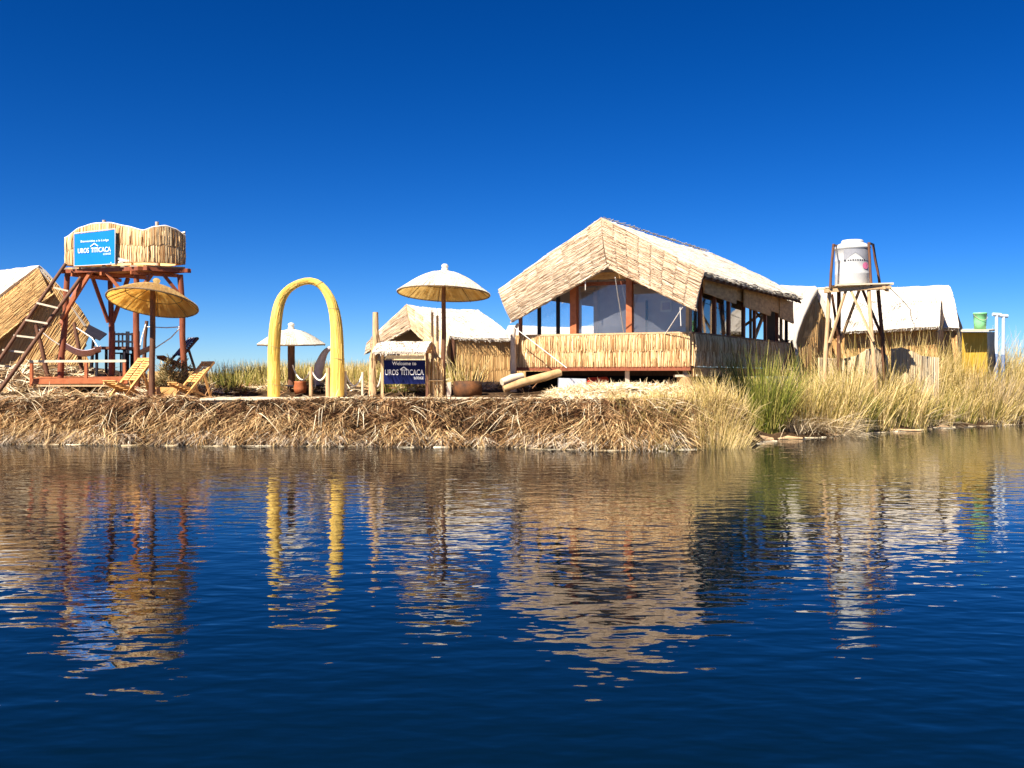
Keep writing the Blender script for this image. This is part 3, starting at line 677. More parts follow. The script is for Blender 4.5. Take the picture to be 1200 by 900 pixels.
# ---- left hut --------------------------------------------------------------------
def tri_gable(m, pts, base, nrm, th=.08, n=160):
    """gable sheet between a top outline (list of points) and a bottom line, stems upright"""
    k = len(pts)-1
    def f(u, v):
        x = u*k; i = min(int(x), k-1); t = x-i; top = pts[i].lerp(pts[i+1], t); bot = base[0].lerp(base[1], u); return top.lerp(bot, v)
    m.patch(f, 36, 10, th, 5, 3, .02, up=nrm); return f
hutL = thing('reed_hut', 'bleached roofed reed hut with a golden rounded gable at the left edge', 'hut', G(30,36))
ap = P(46,312,34.28); m = MB()
gp = [P(-85,430,33.40), P(-60,400,33.48), P(-30,376,33.74), P(10,341,34.03), P(46,314,34.28), P(70,336,34.49), P(92,358,34.74), P(105,378,34.91), P(104,395,34.91), P(97,410,34.87), P(110,432,34.95)]
f = tri_gable(m, gp, (P(-85,446,33.40), P(112,440,34.95)), (.38,-.92,0)); stems(m, f, 330, 3, .012, (.38,-.92,0), .02); m.build('gable_wall', 'mat', hutL)
m = MB(); bk = Vector((-7,3.2,0)); 
hut_roof(m, slope(P(46,311,34.24), P(46,311,34.24)+bk, P(-75,417,33.40)+bk, P(-75,417,33.40), .1, .18), 20, 14, .2, 8, 4.5, 700)
hut_roof(m, slope(P(46,311,34.24)+Vector((0,.1,0)), P(46,311,34.24)+bk, P(104,380,34.95)+bk, P(104,380,34.95), .1, .12), 20, 10, .18, 8, 3, 200)
m.build('roof', 'roof', hutL)
m = MB(); a_ = P(46,314,34.28)+Vector((0,-.05,0)); b_ = P(-75,421,33.3)
visor(m, a_, b_, b_+Vector((.5,0,-.75)), a_+Vector((.45,.02,-.95)), 9, 110, .04); m.build('rake_thatch', 'mat', hutL)

# ---- small middle hut --------------------------------------------------------------
hutC = thing('reed_hut', 'small hut with glaring white thatch and a folded front visor behind the welcome board', 'hut', G(500,37))
Yc = 35.0
rA = P(476,357,Yc); rB = P(559,363,Yc+1.8); eR0 = P(527,394,Yc-1.2); eR1 = P(603,397,Yc-.4); eL0 = P(431,401,Yc+1.2); eL1 = P(505,398,Yc+6)
m = MB(); hut_roof(m, slope(rA, rB, eR1, eR0, .05, .06), 24, 14, .13, 4, 2.2, 500); hut_roof(m, slope(rA, rB, eL1, eL0, .05, .05), 12, 8, .12, 4, 2, 80)
hut_roof(m, slope(rB, rB+Vector((.02,0.02,0)), eL1, eR1, 0, .03), 10, 8, .12, 3, 2, 120); m.build('roof', 'roof', hutC)
m = MB(); mat_wall(m, bil(eR0+Vector((.1,.12,-.06)), eR1+Vector((-.15,.12,-.06)), P(600,450,Yc-.3), P(529,452,Yc-1.0)), n=260, rows=3, nrm=(.2,-.95,0)); m.build('side_wall', 'mat', hutC)
m = MB(); a = eR0+Vector((.1,.1,-.05)); m.beam(a, P(530,450,Yc-1.0), .12, .1); m.build('corner_post', 'brown', hutC)
m = MB(); mat_wall(m, bil(eL0+Vector((.2,.3,-.1)), eR0+Vector((.14,.14,-.06)), P(530,452,Yc-1.0), P(436,452,Yc+1.4)), n=200, rows=3, nrm=(-.5,-.9,0)); m.build('front_wall', 'matpale', hutC)
vA = P(482,385,Yc-.25); vL = P(429,414,Yc+.9); vR = P(523,424,Yc-1.5)
m = MB(); visor(m, rA+Vector((0,-.06,0)), eL0, vL, vA, 5, 50, .06); m.build('roof_visor', 'visor', hutC)
m = MB(); visor(m, rA+Vector((0.02,-.08,.02)), eR0, vR, vA+Vector((.02,0,0)), 5, 50, .06); m.build('roof_visor', 'matpale', hutC)

# ---- right huts ----------------------------------------------------------------------
hutR = thing('reed_hut', 'long low hut with a bright white roof and brown reed wall behind the water tank', 'hut', G(1050,40))
Yr = 39.5
m = MB(); hut_roof(m, slope(P(1012,351,Yr+1.5), P(1103,351,Yr+1.5), P(1101,382,Yr-.5), P(984,388,Yr-.5), .04, .15), 24, 12, .16, 5, 2.2, 500)
hut_roof(m, slope(P(1012,351,Yr+1.5), P(1103,351,Yr+1.5), P(1106,380,Yr+3.5), P(990,380,Yr+3.5), .04, .1), 10, 6, .16, 5, 2.2, 60); m.build('roof', 'roof', hutR)
m = MB(); mat_wall(m, bil(P(990,384,Yr), P(1098,381,Yr), P(1098,464,Yr), P(990,464,Yr)), n=330, rows=2, nrm=(0,-1,0)); m.build('side_wall', 'mat', hutR)
m = MB(); f = tri_gable(m, [P(1099,383,Yr+.1), P(1104,353,Yr+1.5), P(1107,381,Yr+3)], (P(1099,464,Yr+.1), P(1108,464,Yr+3)), (1,-.2,0)); m.build('gable_wall', 'boards', hutR)
hutD = thing('reed_hut', 'taller white roofed hut behind the low hut and beside the yellow shed', 'hut', G(1060,44))
m = MB(); hut_roof(m, slope(P(958,337,Yr+5), P(1112,334,Yr+5), P(1124,384,Yr+2.2), P(955,384,Yr+2.2), .05, .35), 26, 16, .2, 7, 3, 500)
hut_roof(m, slope(P(958,337,Yr+5), P(1112,334,Yr+5), P(1124,384,Yr+8), P(955,384,Yr+8), .05, .3), 10, 6, .2, 7, 3, 60); m.build('roof', 'roof', hutD)
m = MB(); mat_wall(m, bil(P(958,378,Yr+2.5), P(1120,380,Yr+2.5), P(1120,464,Yr+2.5), P(958,464,Yr+2.5)), n=200, rows=2, nrm=(0,-1,0)); m.build('side_wall', 'mat', hutD)
m = MB(); f = tri_gable(m, [P(1122,384,Yr+2.4), P(1119,352,Yr+3.6), P(1113,338,Yr+5), P(1128,384,Yr+8)], (P(1122,464,Yr+2.4), P(1128,464,Yr+8)), (1,-.2,0)); m.build('gable_wall', 'boards', hutD)
hutF = thing('reed_hut', 'white hut roof seen far behind, through the open left side of the big house', 'hut', G(652,47))
m = MB(); hut_roof(m, slope(P(596,381,47), P(712,382.5,47), P(714,400,45.5), P(590,400,45.5), .05, .1), 12, 6, .15, 5, 2, 120); hut_roof(m, slope(P(596,381,47), P(712,382.5,47), P(714,400,49), P(590,400,49), .05, .1), 12, 6, .15, 5, 2, 20); m.build('roof', 'roof', hutF)
m = MB(); mat_wall(m, bil(P(596,399,45.8), P(708,399,45.8), P(708,447,45.8), P(596,447,45.8)), n=60, rows=1); m.build('side_wall', 'mat', hutF)
# the curved hanging mat between house and huts
hutE = thing('reed_hut', 'hut end with a leaf shaped brown reed flap behind the big house', 'hut', G(945,38))
m = MB()
le = [P(956,340,38.2), P(949,352,38.0), P(940,372,37.7), P(934,390,37.5), P(932,402,37.5), P(936,425,37.6), P(939,462,37.6)]
ri = [P(957,342,38.4), P(958,356,38.4), P(959,374,38.4), P(959,392,38.4), P(958,404,38.4), P(957,425,38.4), P(956,462,38.4)]
def fe(u, v):
    x = v*6; i = min(int(x),5); t = x-i; return le[i].lerp(le[i+1],t).lerp(ri[i].lerp(ri[i+1],t), u)
m.patch(fe, 8, 24, .10, .9, 3, .03, up=(.3,-1,0)); stems(m, fe, 60, 3, .012, (.3,-1,0), .02); m.build('flap', 'mat', hutE)
m = MB(); m.tube([p+Vector((-.03,-.03,.03)) for p in le], [.14,.13,.11,.09,.07,.05,.04], 8); m.build('flap_edge', 'roof', hutE)
m = MB(); hut_roof(m, slope(P(915,334,41), P(955,335,38.6), P(934,398,38.2), P(900,398,41), .03, .2), 12, 12, .18, 3, 3, 200)
hut_roof(m, slope(P(925,335,42), P(955,336,38.8), P(973,372,38.9), P(960,372,42.5), .03, .2), 12, 12, .18, 3, 3, 200); m.build('roof', 'roof', hutE)
m = MB(); mat_wall(m, bil(P(957,352,38.9), P(974,374,39.3), P(976,464,39.3), P(957,464,38.9)), 4, 6, n=60, rows=2, nrm=(.2,-1,0)); m.build('front_wall', 'mat', hutE)
m = MB(); m.patch(bil(P(900,352,40.5), P(952,345,40.5), P(952,462,40.5), P(900,462,40.5)), 4, 4, .06, 2, 2, .01, up=(0,-1,0)); m.build('back_wall', 'drum', hutE)

# reed wind screens below the tank
def screen(pts, pyb, Y, label):
    base = P(pts[0][0], pyb, Y); m = MB()
    f = tri_gable(m, [P(a, b, Y+.25*math.sin(a*.11)) for a, b in pts], (P(pts[0][0], pyb, Y), P(pts[-1][0], pyb, Y)), (0,-1,0), .05); stems(m, f, 170, 2, .012, (0,-1,0), .02, bulge=.02)
    one(m, 'wind_screen', 'matpale', base, label, 'wind screen', 'reed wind screens below the tank')
screen([(960,419),(975,420),(990,420),(1003,417),(1015,410),(1026,407),(1036,412),(1040,419)], 492, 34.0, 'pale wavy reed wind screen directly under the water tank')
screen([(1044,409),(1056,407),(1068,411),(1080,417),(1090,418),(1100,419)], 492, 34.6, 'pale reed wind screen right of the water tank legs')

# ---- water tank tower -------------------------------------------------------------------
Yt = 33.2
tb = G(1003, Yt); tower = thing('tank_stand', 'splayed timber stand carrying a white water tank at the right', 'tank stand', tb)
legs = {'a': ((972,340,Yt-.35),(963,430,Yt-.75)), 'b': ((1018,338,Yt-.5),(1029,432,Yt-1.0)), 'c': ((983,338,Yt+.7),(983,428,Yt+1.0)), 'd': ((1029,340,Yt+.6),(1042,430,Yt+.9))}
for k, (a, b) in legs.items():
    m = MB(); bb = P(*b); bb.z = gz(bb.x, bb.y)-.1; m.pole(bb, P(*a), .085, .065, .02); m.build('leg', 'tan' if k in 'ab' else 'brown', tower)
def braces(lst, mat='tan'):
    for a, b in lst: m = MB(); m.beam(P(*a), P(*b), .07, .07); m.build('brace', mat, tower)
braces([((992,338,Yt-.45),(972,402,Yt-.72)), ((996,338,Yt-.5),(1024,400,Yt-.9)), ((1007,340,Yt-.45),(984,402,Yt+.6))])
braces([((1011,340,Yt+.6),(1036,400,Yt+.8)), ((975,345,Yt+.2),(983,400,Yt+.9))], 'brown')
m = MB()
m.beam(P(966,341,Yt-.45), P(1040,336,Yt-.6), .10, .12); m.beam(P(968,340,Yt+.75), P(1044,337,Yt+.7), .10, .12); m.beam(P(970,341,Yt-.7), P(968,342,Yt+1), .1, .1); m.beam(P(1036,337,Yt-.7), P(1040,340,Yt+1), .1, .1)
m.build('platform_frame', 'tan', tower)
m = MB(); c = P(1003,335.5,Yt+.1)
for k in range(9):
    y = -.72+.18*k; m.box(c+Vector((rv(-.06,.06)+.02,y,rv(-.006,.006)+.0)), (.98+rv(-.08,.1),0,.03), (0,.075,0), (0,0,.022))
m.build('platform_boards', 'bleach', tower)
zt = c.z+.025
tank = thing('water_tank', 'white plastic water tank with a grey label and pink spot, strapped on the stand', 'water tank', Vector((c.x-.12, c.y, zt)))
tl = Vector((c.x-.12, c.y, zt)); r = .565
m = MB(); m.lathe([(0,0),(r*.97,0),(r,.04),(r,.36),(r*1.012,.38),(r,.40),(r,.80),(r*1.012,.82),(r,.84),(r,1.20),(r*1.05,1.22),(r*1.05,1.28),(r*.99,1.31),(r*.80,1.40),(r*.62,1.44)], 40, tl); m.build('body', 'white', tank)
m = MB(); m.lathe([(r*.64,1.43),(r*.64,1.50),(r*.58,1.53),(0,1.54)], 30, tl); m.build('lid', 'white', tank)
def on_tank(fu, nu, nv, name, mat, lift):
    """a film on the tank wall: (angle, height) patch"""
    vs = []; 
    m = MB(); 
    def f(u, v):
        a, z = fu(u, v); a = R(a); rr = r+lift; return tl+Vector((rr*math.sin(a), -rr*math.cos(a), z))
    pts = [[f(i/nu, j/nv) for i in range(nu+1)] for j in range(nv+1)]
    flat = [p for row in pts for p in row]; k = nu+1
    m.add(flat, [(j*k+i, j*k+i+1, (j+1)*k+i+1, (j+1)*k+i) for j in range(nv) for i in range(nu)], None, .5, True); return m.build(name, mat, tank)
def peak(u):   # the white mountain cut out of the grey label
    return .80+.26*max(0, 1-abs(u-.42)/.34)**.8
on_tank(lambda u, v: (-48+92*u, 1.18*(1-v)+v*(peak(u)+.0)), 48, 3, 'label_film', 'greyp', .008)
m = MB()
for a0, w_, z0, hh in ((-46,6,.77,.06),(-34,4,.79,.035),(-27,5,.79,.035),(-19,5,.79,.04),(-11,4,.79,.035),(-4,5,.79,.035),(4,5,.79,.035),(12,4,.79,.035),(19,5,.79,.045)):
    q = [tl+Vector(((r+.012)*math.sin(R(a)), -(r+.012)*math.cos(R(a)), z)) for a, z in ((a0,z0),(a0+w_,z0),(a0+w_,z0+hh),(a0,z0+hh))]; m.quad(*q)
m.build('lettering', 'black', tank)
on_tank(lambda u, v: (28+13*v*math.cos(6.2832*u), .62+.115*v*math.sin(6.2832*u)), 24, 2, 'spot', 'pink', .012)
m = MB()
for k, (a, b) in enumerate((((973,337,Yt-.55),(977,286,Yt-.5)), ((1021,335,Yt-.55),(1018,284,Yt-.5)), ((1031,334,Yt+.75),(1023,286,Yt+.65)), ((985,336,Yt+.75),(984,287,Yt+.65)))):
    m.pole(P(*a), P(*b), .05, .045, .01)
m.beam(P(1019,285,Yt-.54), P(1024,287,Yt+.7), .05, .06); m.beam(P(976,287.5,Yt-.54), P(984,288,Yt+.68), .05, .06)
m.build('cage', 'brown', tower)
m = MB(); m.tube([P(1043,338,Yt+.5), P(1056,350,Yt+3), P(1067,363,Yt+5.2), P(1067,372,Yt+7.0)], .014, 5); m.build('cable', 'dark', tower)

# ---- yellow shed, bucket, vent pipes ------------------------------------------------------
Ys = 38.0
sb = G(1145, Ys); shed = thing('shed', 'small yellow sheeted shed with a flat pale top right of the huts', 'shed', sb)
m = MB(); m.patch(bil(P(1128,389,Ys), P(1157,389,Ys), P(1157,464,Ys), P(1128,464,Ys)), 10, 4, .05, 1, 1, .02, up=(0,-1,0)); m.build('front_sheet', 'yellow', shed)
m = MB(); m.patch(bil(P(1157,389,Ys+.1), P(1166,389,Ys+1.2), P(1166,464,Ys+1.2), P(1157,464,Ys+.1)), 6, 4, .05, 1, 1, .02, up=(1,-.3,0)); m.build('side_sheet', 'drum', shed)
m = MB(); g = bil(P(1126,386.5,Ys-.55), P(1159,386.5,Ys-.55), P(1168,385.5,Ys+1.5), P(1130,385.5,Ys+1.5)); m.patch(g, 4, 4, .07, 1, 1, 0, up=(0,0,1)); m.build('roof_board', 'bleach', shed)
b = P(1148.5,386.2,Ys+.5); bk_ = thing('bucket', 'bright green plastic bucket on top of the yellow shed', 'bucket', b)
m = MB(); m.lathe([(0,.0),(.215,.0),(.235,.30),(.24,.58),(.262,.59),(.262,.66),(.235,.66),(.22,.10),(0,.08)], 26, b); m.build('body', 'greenb', bk_)
m = MB(); m.tube([b+Vector((.255*math.cos(a),-.09*math.sin(a)-.19*math.sin(a),.60-.24*math.sin(a))) for a in np.linspace(0,math.pi,13)], .008, 5); m.build('handle', 'grey', bk_)
for px, y0, lab in ((1168,369,'left white vent pipe with a tee cap right of the shed'), (1176,370.5,'right white vent pipe with a tee cap right of the shed')):
    b = G(px-1, 38.4, -.1); t_ = thing('vent_pipe', lab, 'vent pipe', b, 'vent pipes beside the shed'); top = P(px,y0,38.4); mid = b.lerp(top, .62)
    m = MB(); m.cyl(mid, top, .068, .062, 12); m.build('upper_pipe', 'pipe', t_)
    m = MB(); m.cyl(b, mid, .078, .076, 12); m.build('lower_pipe', 'bluepipe', t_)
    m = MB(); m.cyl(top+Vector((-.16,0,.02)), top+Vector((.16,0,.0)), .07, .07, 12); m.build('tee_cap', 'pipe', t_)

# ---- lookout tower ----------------------------------------------------------------------
Zp = 5.05
def Pz(px, Y, z): return Vector(((px-600)*Y/F, Y, z))
cL = Pz(76,29.2,Zp); cC = Pz(168,28.4,Zp); cR = Pz(217,29.0,Zp); cB = Pz(128,30.9,Zp)
lk = thing('lookout_tower', 'red timber lookout tower with a reed walled platform on top', 'lookout tower', G(145,29.8))
for (top, bot) in (((79,321,29.3),(70,448,29.2)), ((160,319,28.7),(160,456,28.8)), ((129,322,30.5),(131,444,30.5)), ((211,322,29.0),(218,454,29.1))):
    b = P(*bot); b.z = gz(b.x, b.y)-.1; m = MB(); m.pole(b, P(*top), .10, .085, .03); m.build('leg', 'red', lk)
for (a, b) in (((107,318,29.0),(72,374,29.15)), ((108,324,30.1),(127,378,30.45)), ((123,317,28.8),(143,342,28.9)), ((96,325,30.2),(72,380,29.4)), ((191,321,28.8),(211,346,29.0)), ((178,321,28.6),(161,345,28.7)), ((150,326,30.2),(132,378,30.5))):
    m = MB(); m.beam(P(*a), P(*b), .10, .09); m.build('brace', 'redlit' if a[0] in (107,123) else 'red', lk)  # two front-left braces take the sunlit copy of the red
m = MB(); m.patch(bil(cL+Vector((0,0,-.05)), cC+Vector((0,0,-.05)), cR+Vector((0,0,-.05)), cB+Vector((0,0,-.05))), 6, 6, .05, 3, 3, 0, up=(0,0,1)); m.build('deck', 'pine', lk)
m = MB(); e = Vector((0,0,-.16))
for p, q in ((cL,cC),(cC,cR),(cR,cB),(cB,cL)):
    d = (q-p).normalized()*.16; m.beam(p-d+e, q+d+e, .10, .11)
m.build('deck_frame', 'red', lk)
m = MB(); e2 = Vector((0,0,-.275))
for t in (.12,.5,.88): m.beam(cL.lerp(cC,t)+e2-(cB-cL).normalized()*.12, cB.lerp(cR,t)+e2+(cB-cL).normalized()*.12, .09, .10)
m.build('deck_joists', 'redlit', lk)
m = MB()
for t in np.arange(0.03,.99,.125): p = cL.lerp(cC,t); d = (cC-cR).normalized()*.14; m.beam(p+d+Vector((0,0,-.085)), p-d*3+Vector((0,0,-.085)), .06, .05)
m.build('board_ends', 'bleach', lk)
def basket(p, q, nrm, bumps, n, name):
    m = MB(); k = len(bumps)-1
    def f(u, v):
        x = u*k; i = min(int(x),k-1); t = x-i; t = t*t*(3-2*t)*.5+t*.5; h = bumps[i]*(1-t)+bumps[i+1]*t
        return p.lerp(q, u)+Vector((0,0,.02+(1-v)*h))+Vector(nrm)*.10*math.sin(math.pi*u)
    m.patch(f, 24, 6, .07, 2.4, 1.1, .01, up=nrm); stems(m, f, n, 2, .013, nrm, .03, .04, .008, bulge=.015)
    o = m.build(name, 'rail', lk)
    m = MB(); m.tube([f(i/24,0)+Vector((0,0,.02)) for i in range(25)], .021, 7, .9); m.build('rim_roll', 'rope', o)
    return o
nLC = Vector(((cC-cL).y, -(cC-cL).x, 0)).normalized(); nCR = Vector(((cR-cC).y, -(cR-cC).x, 0)).normalized()
basket(cL+Vector((.02,0,0)), cC, nLC, [.80,1.06,1.16,1.16,1.04,.90], 190, 'reed_wall'); basket(cC, cR, nCR, [.90,1.02,1.07,1.00,.84], 170, 'reed_wall')
basket(cR, cB, -nLC, [.94,.9,.85,.8,.75], 90, 'reed_wall'); basket(cB, cL, -nCR, [.75,.8,.8,.8,.80], 90, 'reed_wall')
for px, y0 in ((122,258),(184,260)):
    a = P(px,312,29.6); m = MB(); m.pole(Vector((a.x,a.y,Zp)), P(px,y0,29.6), .06, .055, .005); m.build('stake', 'grey', lk)
m = MB()
for k in range(14): p = cC.lerp(cL,.25)+nLC*.14+Vector((rv(-.15,.15),0,rv(.0,.12))); m.strand(p-Vector((rv(.05,.2),0,rv(-.08,.08))), p+Vector((rv(.05,.2),0,rv(-.08,.08))), .02, .9)
m.build('lashing', 'rope', lk)
# banner
bn0 = Pz(92,29.1,0); bn1 = Pz(140,28.55,0); nb = Vector(((bn1-bn0).y, -(bn1-bn0).x, 0)).normalized(); ub = (bn1-bn0).normalized()
zb0 = Zp-.03; zb1 = Zp+.93; bo = bn0.lerp(bn1,.5)+nb*.16; bw = (bn1-bn0).length
ban = thing('banner', 'bright blue lodge banner with white lettering tied to the lookout wall', 'banner', Vector((bo.x,bo.y,zb0)))
A = bn0+nb*.16; B = bn1+nb*.16; up = Vector((0,0,1))
m = MB(); m.patch(bil(A+up*(zb1-.02), B+up*(zb1+.04), B+up*zb0, A+up*zb0), 8, 4, .02, 1, 1, .004, up=nb); m.build('sheet', 'blue', ban)
m = MB(); m.tube([A+up*(zb1+.0)+nb*.01, B+up*(zb1+.06)+nb*.01, B+up*zb0+nb*.01, A+up*zb0+nb*.01, A+up*(zb1+.0)+nb*.01], .014, 5); m.build('hem', 'rope', ban)
def bp(u, z): return A.lerp(B,u)+up*(zb0+z)
text_into('Bienvenidos a la Lodge', .09, bp(.17,.68), ub, 'lettering', 'ink', ban, .018, .0, width=bw*.68)
text_into('UROS', .20, bp(.10,.37), ub, 'lettering', 'ink', ban, .018, .008, width=bw*.27)
text_into('TITICACA', .20, bp(.42,.37), ub, 'lettering', 'ink', ban, .018, .008, width=bw*.48)
text_into('LODGE', .075, bp(.72,.28), ub, 'lettering', 'ink', ban, .018, .004, width=bw*.18)
def roof_icon(c, ux, w, h, parent, nrm, th):
    m = MB(); ux = Vector(ux); n_ = Vector(nrm)*.014
    m.beam(c-ux*w/2+n_, c+up*h+n_, th, .008, up=tuple(nrm)); m.beam(c+up*h+n_*1.3, c+ux*w/2+n_*1.3, th, .008, up=tuple(nrm)); return m.build('roof_emblem', 'ink', parent)
roof_icon(bp(.50,.545), ub, bw*.19, .085, ban, nb, .025)
# ladder
lad = thing('ladder', 'rough pole ladder leaning up to the lookout platform', 'ladder', G(-25,28.2))
la, lb = P(-34,474,27.9), P(77,309,28.9); ra, rb = P(-14,476,27.8), P(95,325,29.0)
la.z = gz(la.x,la.y)-.05
m = MB(); m.pole(la, lb, .06, .05, .02); m.build('rail', 'brown', lad); m = MB(); m.pole(ra, rb, .065, .055, .02); m.build('rail', 'brown', lad)
for (a, b) in (((63,337),(80,341)),((43,355),(68,361)),((30,375),(56,379)),((16,393),(42,396)),((3,410),(29,413)),((-9,428),(19,430)),((-20,446),(6,448))):
    m = MB(); m.beam(P(a[0],a[1],28.35), P(b[0],b[1],28.4), .05, .05); m.build('rung', 'bleach', lad)

# low red platform with rail
lp = thing('bench_platform', 'low red timber platform with a pale top rail in front of the lookout tower', 'platform', G(85,28.6))
m = MB(); m.beam(P(36,447,28.6), P(150,446,28.6), .09, .16); m.build('front_board', 'redlit', lp)
m = MB(); g = bil(P(37,444,28.65), P(150,443,28.65), P(150,441,30.2), P(45,441.5,30.2)); m.patch(g, 4, 4, .06, 1, 1, 0, up=(0,0,1)); m.build('deck', 'redlit', lp)
m = MB(); m.beam(P(35,423.5,28.62), P(148,423,28.62), .08, .07); m.build('top_rail', 'bleach', lp)
for px in (37,101,146): m = MB(); m.beam(P(px,425,28.62), Vector(((px-600)*28.62/F,28.62,1.5)), .08, .08); m.build('post', 'redlit', lp)
m = MB(); m.beam(P(44,452,28.4), P(152,452,28.5), .1, .05); m.build('step_board', 'tan', lp)
# hammock poles, hammocks
def lpole(a, b, label, mat='brown'):
    p = P(*b); p.z = gz(p.x,p.y)-.1; m = MB(); m.pole(p, P(*a), .075, .06, .02); one(m, 'hammock_pole', mat, p, label, 'pole', 'leaning poles of the hammocks')
lpole((42,381,30.5),(58,446,30.5),'leaning brown pole between ladder and lookout leg'); lpole((87,378,31.5),(97,446,31.4),'leaning brown pole in front of the golden hut gable'); lpole((172,376,33),(167,446,33),'thin upright pole behind the left pine deck chair')
ham = thing('hammock', 'striped hammock slung between leaning poles before the golden gable', 'hammock', P(92,440,31))
m = MB(); g = lambda u, v: P(76+u*42, 408+8*math.sin(math.pi*u)*.9+4*u+ (v-.5)*2, 30.8+ (v-.5)*.9)+Vector((0,0,.16*(2*v-1)**2)); m.patch(g, 10, 6, .02, 1, 1, 0, up=(0,0,1)); m.build('bed', 'hammock', ham)
for pts in ([P(43,384,30.5),P(60,398,30.6),P(76,408,30.8)], [P(118,412,30.8),P(108,396,31.2),P(88,383,31.5)]):
    m = MB(); m.tube(pts, .018, 5); m.build('rope', 'rope', ham)
ham2 = thing('hammock', 'hammock with white ropes hung from the right lookout leg', 'hammock', P(190,440,31.5))
m = MB(); g = lambda u, v: P(182-u*20, 408+9*u+(v-.5)*2, 31.5+(v-.5)*.8)+Vector((0,0,.14*(2*v-1)**2)); m.patch(g, 8, 6, .02, 1, 1, 0, up=(0,0,1)); m.build('bed', 'hammock', ham2)
for pts in ([P(213,382,29.1),P(200,396,30.2),P(182,408,31.5)], [P(213,383,29.1),P(195,384,31),P(172,383,33)], [P(162,417,31.6),P(166,396,32.3),P(171,379,33)]):
    m = MB(); m.tube(pts, .018, 5); m.build('rope', 'rope', ham2)
# black tilted panel on a leg
b = G(107,32.5,-.05); pn = thing('solar_panel', 'black tilted panel on a leg beside the golden hut gable', 'panel', b)
m = MB(); m.patch(bil(P(104,380,32.7), P(125.5,391,32.5), P(117,398,31.6), P(99,390,31.8)), 2, 2, .04, 1, 1, 0, up=(0,0,1)); m.build('panel', 'dark', pn)
m = MB(); m.cyl(b, P(110,391,32.3), .06, .05, 8); m.build('leg', 'dark', pn)
# dark table and chairs
tbx = Pz(135,31.0,0); zg = gz(tbx.x,tbx.y); tb_ = thing('table', 'dark wooden table under the lookout tower', 'table', (tbx.x,tbx.y,zg))
Tz = P(135,408,31).z
m = MB(); m.box((tbx.x,tbx.y,Tz), (.50,0,0), (0,.45,0), (0,0,.04)); m.build('tabletop', 'brown', tb_)
for sx in (-1,1):
    for sy in (-1,1): m = MB(); q = Vector((tbx.x+sx*.43, tbx.y+sy*.36, 0)); m.beam(q+up*(zg-.03), q+up*(Tz-.04), .07); m.build('leg', 'dark', tb_)
def dchair(px, Y, label, rz):
    c = Pz(px, Y, 0); c.z = gz(c.x,c.y); h = P(px,388,Y).z-c.z; sh = h*.52
    t_ = thing('chair', label, 'chair', c, 'dark chairs at the table')
    ca, sa = math.cos(rz), math.sin(rz); X = Vector((ca,sa,0)); Yv = Vector((-sa,ca,0))
    m = MB(); m.box(c+up*sh, X*.21, Yv*.21, (0,0,.02)); m.build('seat', 'dark', t_)
    for sx in (-1,1):
        m = MB(); m.beam(c+X*.19*sx+Yv*.19-up*.02, c+X*.19*sx+Yv*.21+up*h, .045); m.build('leg', 'dark', t_)
        m = MB(); m.beam(c+X*.19*sx-Yv*.19-up*.02, c+X*.19*sx-Yv*.19+up*(sh-.02), .045); m.build('leg', 'dark', t_)
    m = MB()
    for z in (.62,.78,.94): m.beam(c-X*.19+Yv*.2+up*h*z, c+X*.19+Yv*.2+up*h*z, .025, .07)
    for x in (-.06,.06): m.beam(c+X*x+Yv*.215+up*(sh+.1), c+X*x+Yv*.215+up*h*.97, .05, .02)
    m.build('backrest', 'dark', t_)
dchair(139, 31.6, 'dark chair left behind the dark table', .1); dchair(152, 31.5, 'dark chair right behind the dark table', -.25)

# ---- deck, arch, rope fence ----------------------------------------------------------------
dk0 = Vector((-8.25,26.0,0)); dk1 = Vector((.95,26.0,0)); ZD = 1.19
deck = thing('deck', 'pale plank landing deck along the top of the bank', 'deck', (-3.7,27.2,ZD-.1))
m = MB()
nx = 24
for k in range(nx):
    x0 = -8.25+k*(9.2/nx); x1 = x0+9.2/nx-.012; yb = 28.6; yf = 26.0+.0*k-.05*(x0+8.25)*.0+rv(-.03,.03)-.075*max(0,x0+3)*.5
    m.box(((x0+x1)/2, (yf+yb)/2, ZD-.022+rv(-.006,.006)), ((x1-x0)/2,0,0), (0,(yb-yf)/2,0), (0,0,.022))
m.build('planks', 'bleach', deck)
m = MB(); m.beam((-8.25,26.1,ZD-.085), (.95,25.93,ZD-.085), .07, .08); m.beam((-8.2,27.9,ZD-.085), (.9,27.9,ZD-.085), .07, .08); m.build('bearer', 'tan', deck)
ya = 27.7
ar = thing('arch', 'yellow reed bundle arch, thick legged and thin at the top, on the landing deck', 'arch', Pz(358,ya,ZD))
cl = [(321,468,13.5),(321,450,14),(321,430,14.2),(321.2,406,14),(323.3,378,13.3),(327.7,355,11.5),(336.5,340.5,9.2),(349,332.3,7.8),(362,329.2,7.5),(374.2,333,8.2),(384.3,344.8,9.6),(391,362,12),(394.5,385,13.6),(395.4,420,15.6),(395.2,450,16),(395,468,16)]
pts = [P(a,b,ya) for a,b,_ in cl]; rad = [w*ya/F/2 for _,_,w in cl]
pts[0].z = pts[-1].z = ZD
m = MB()
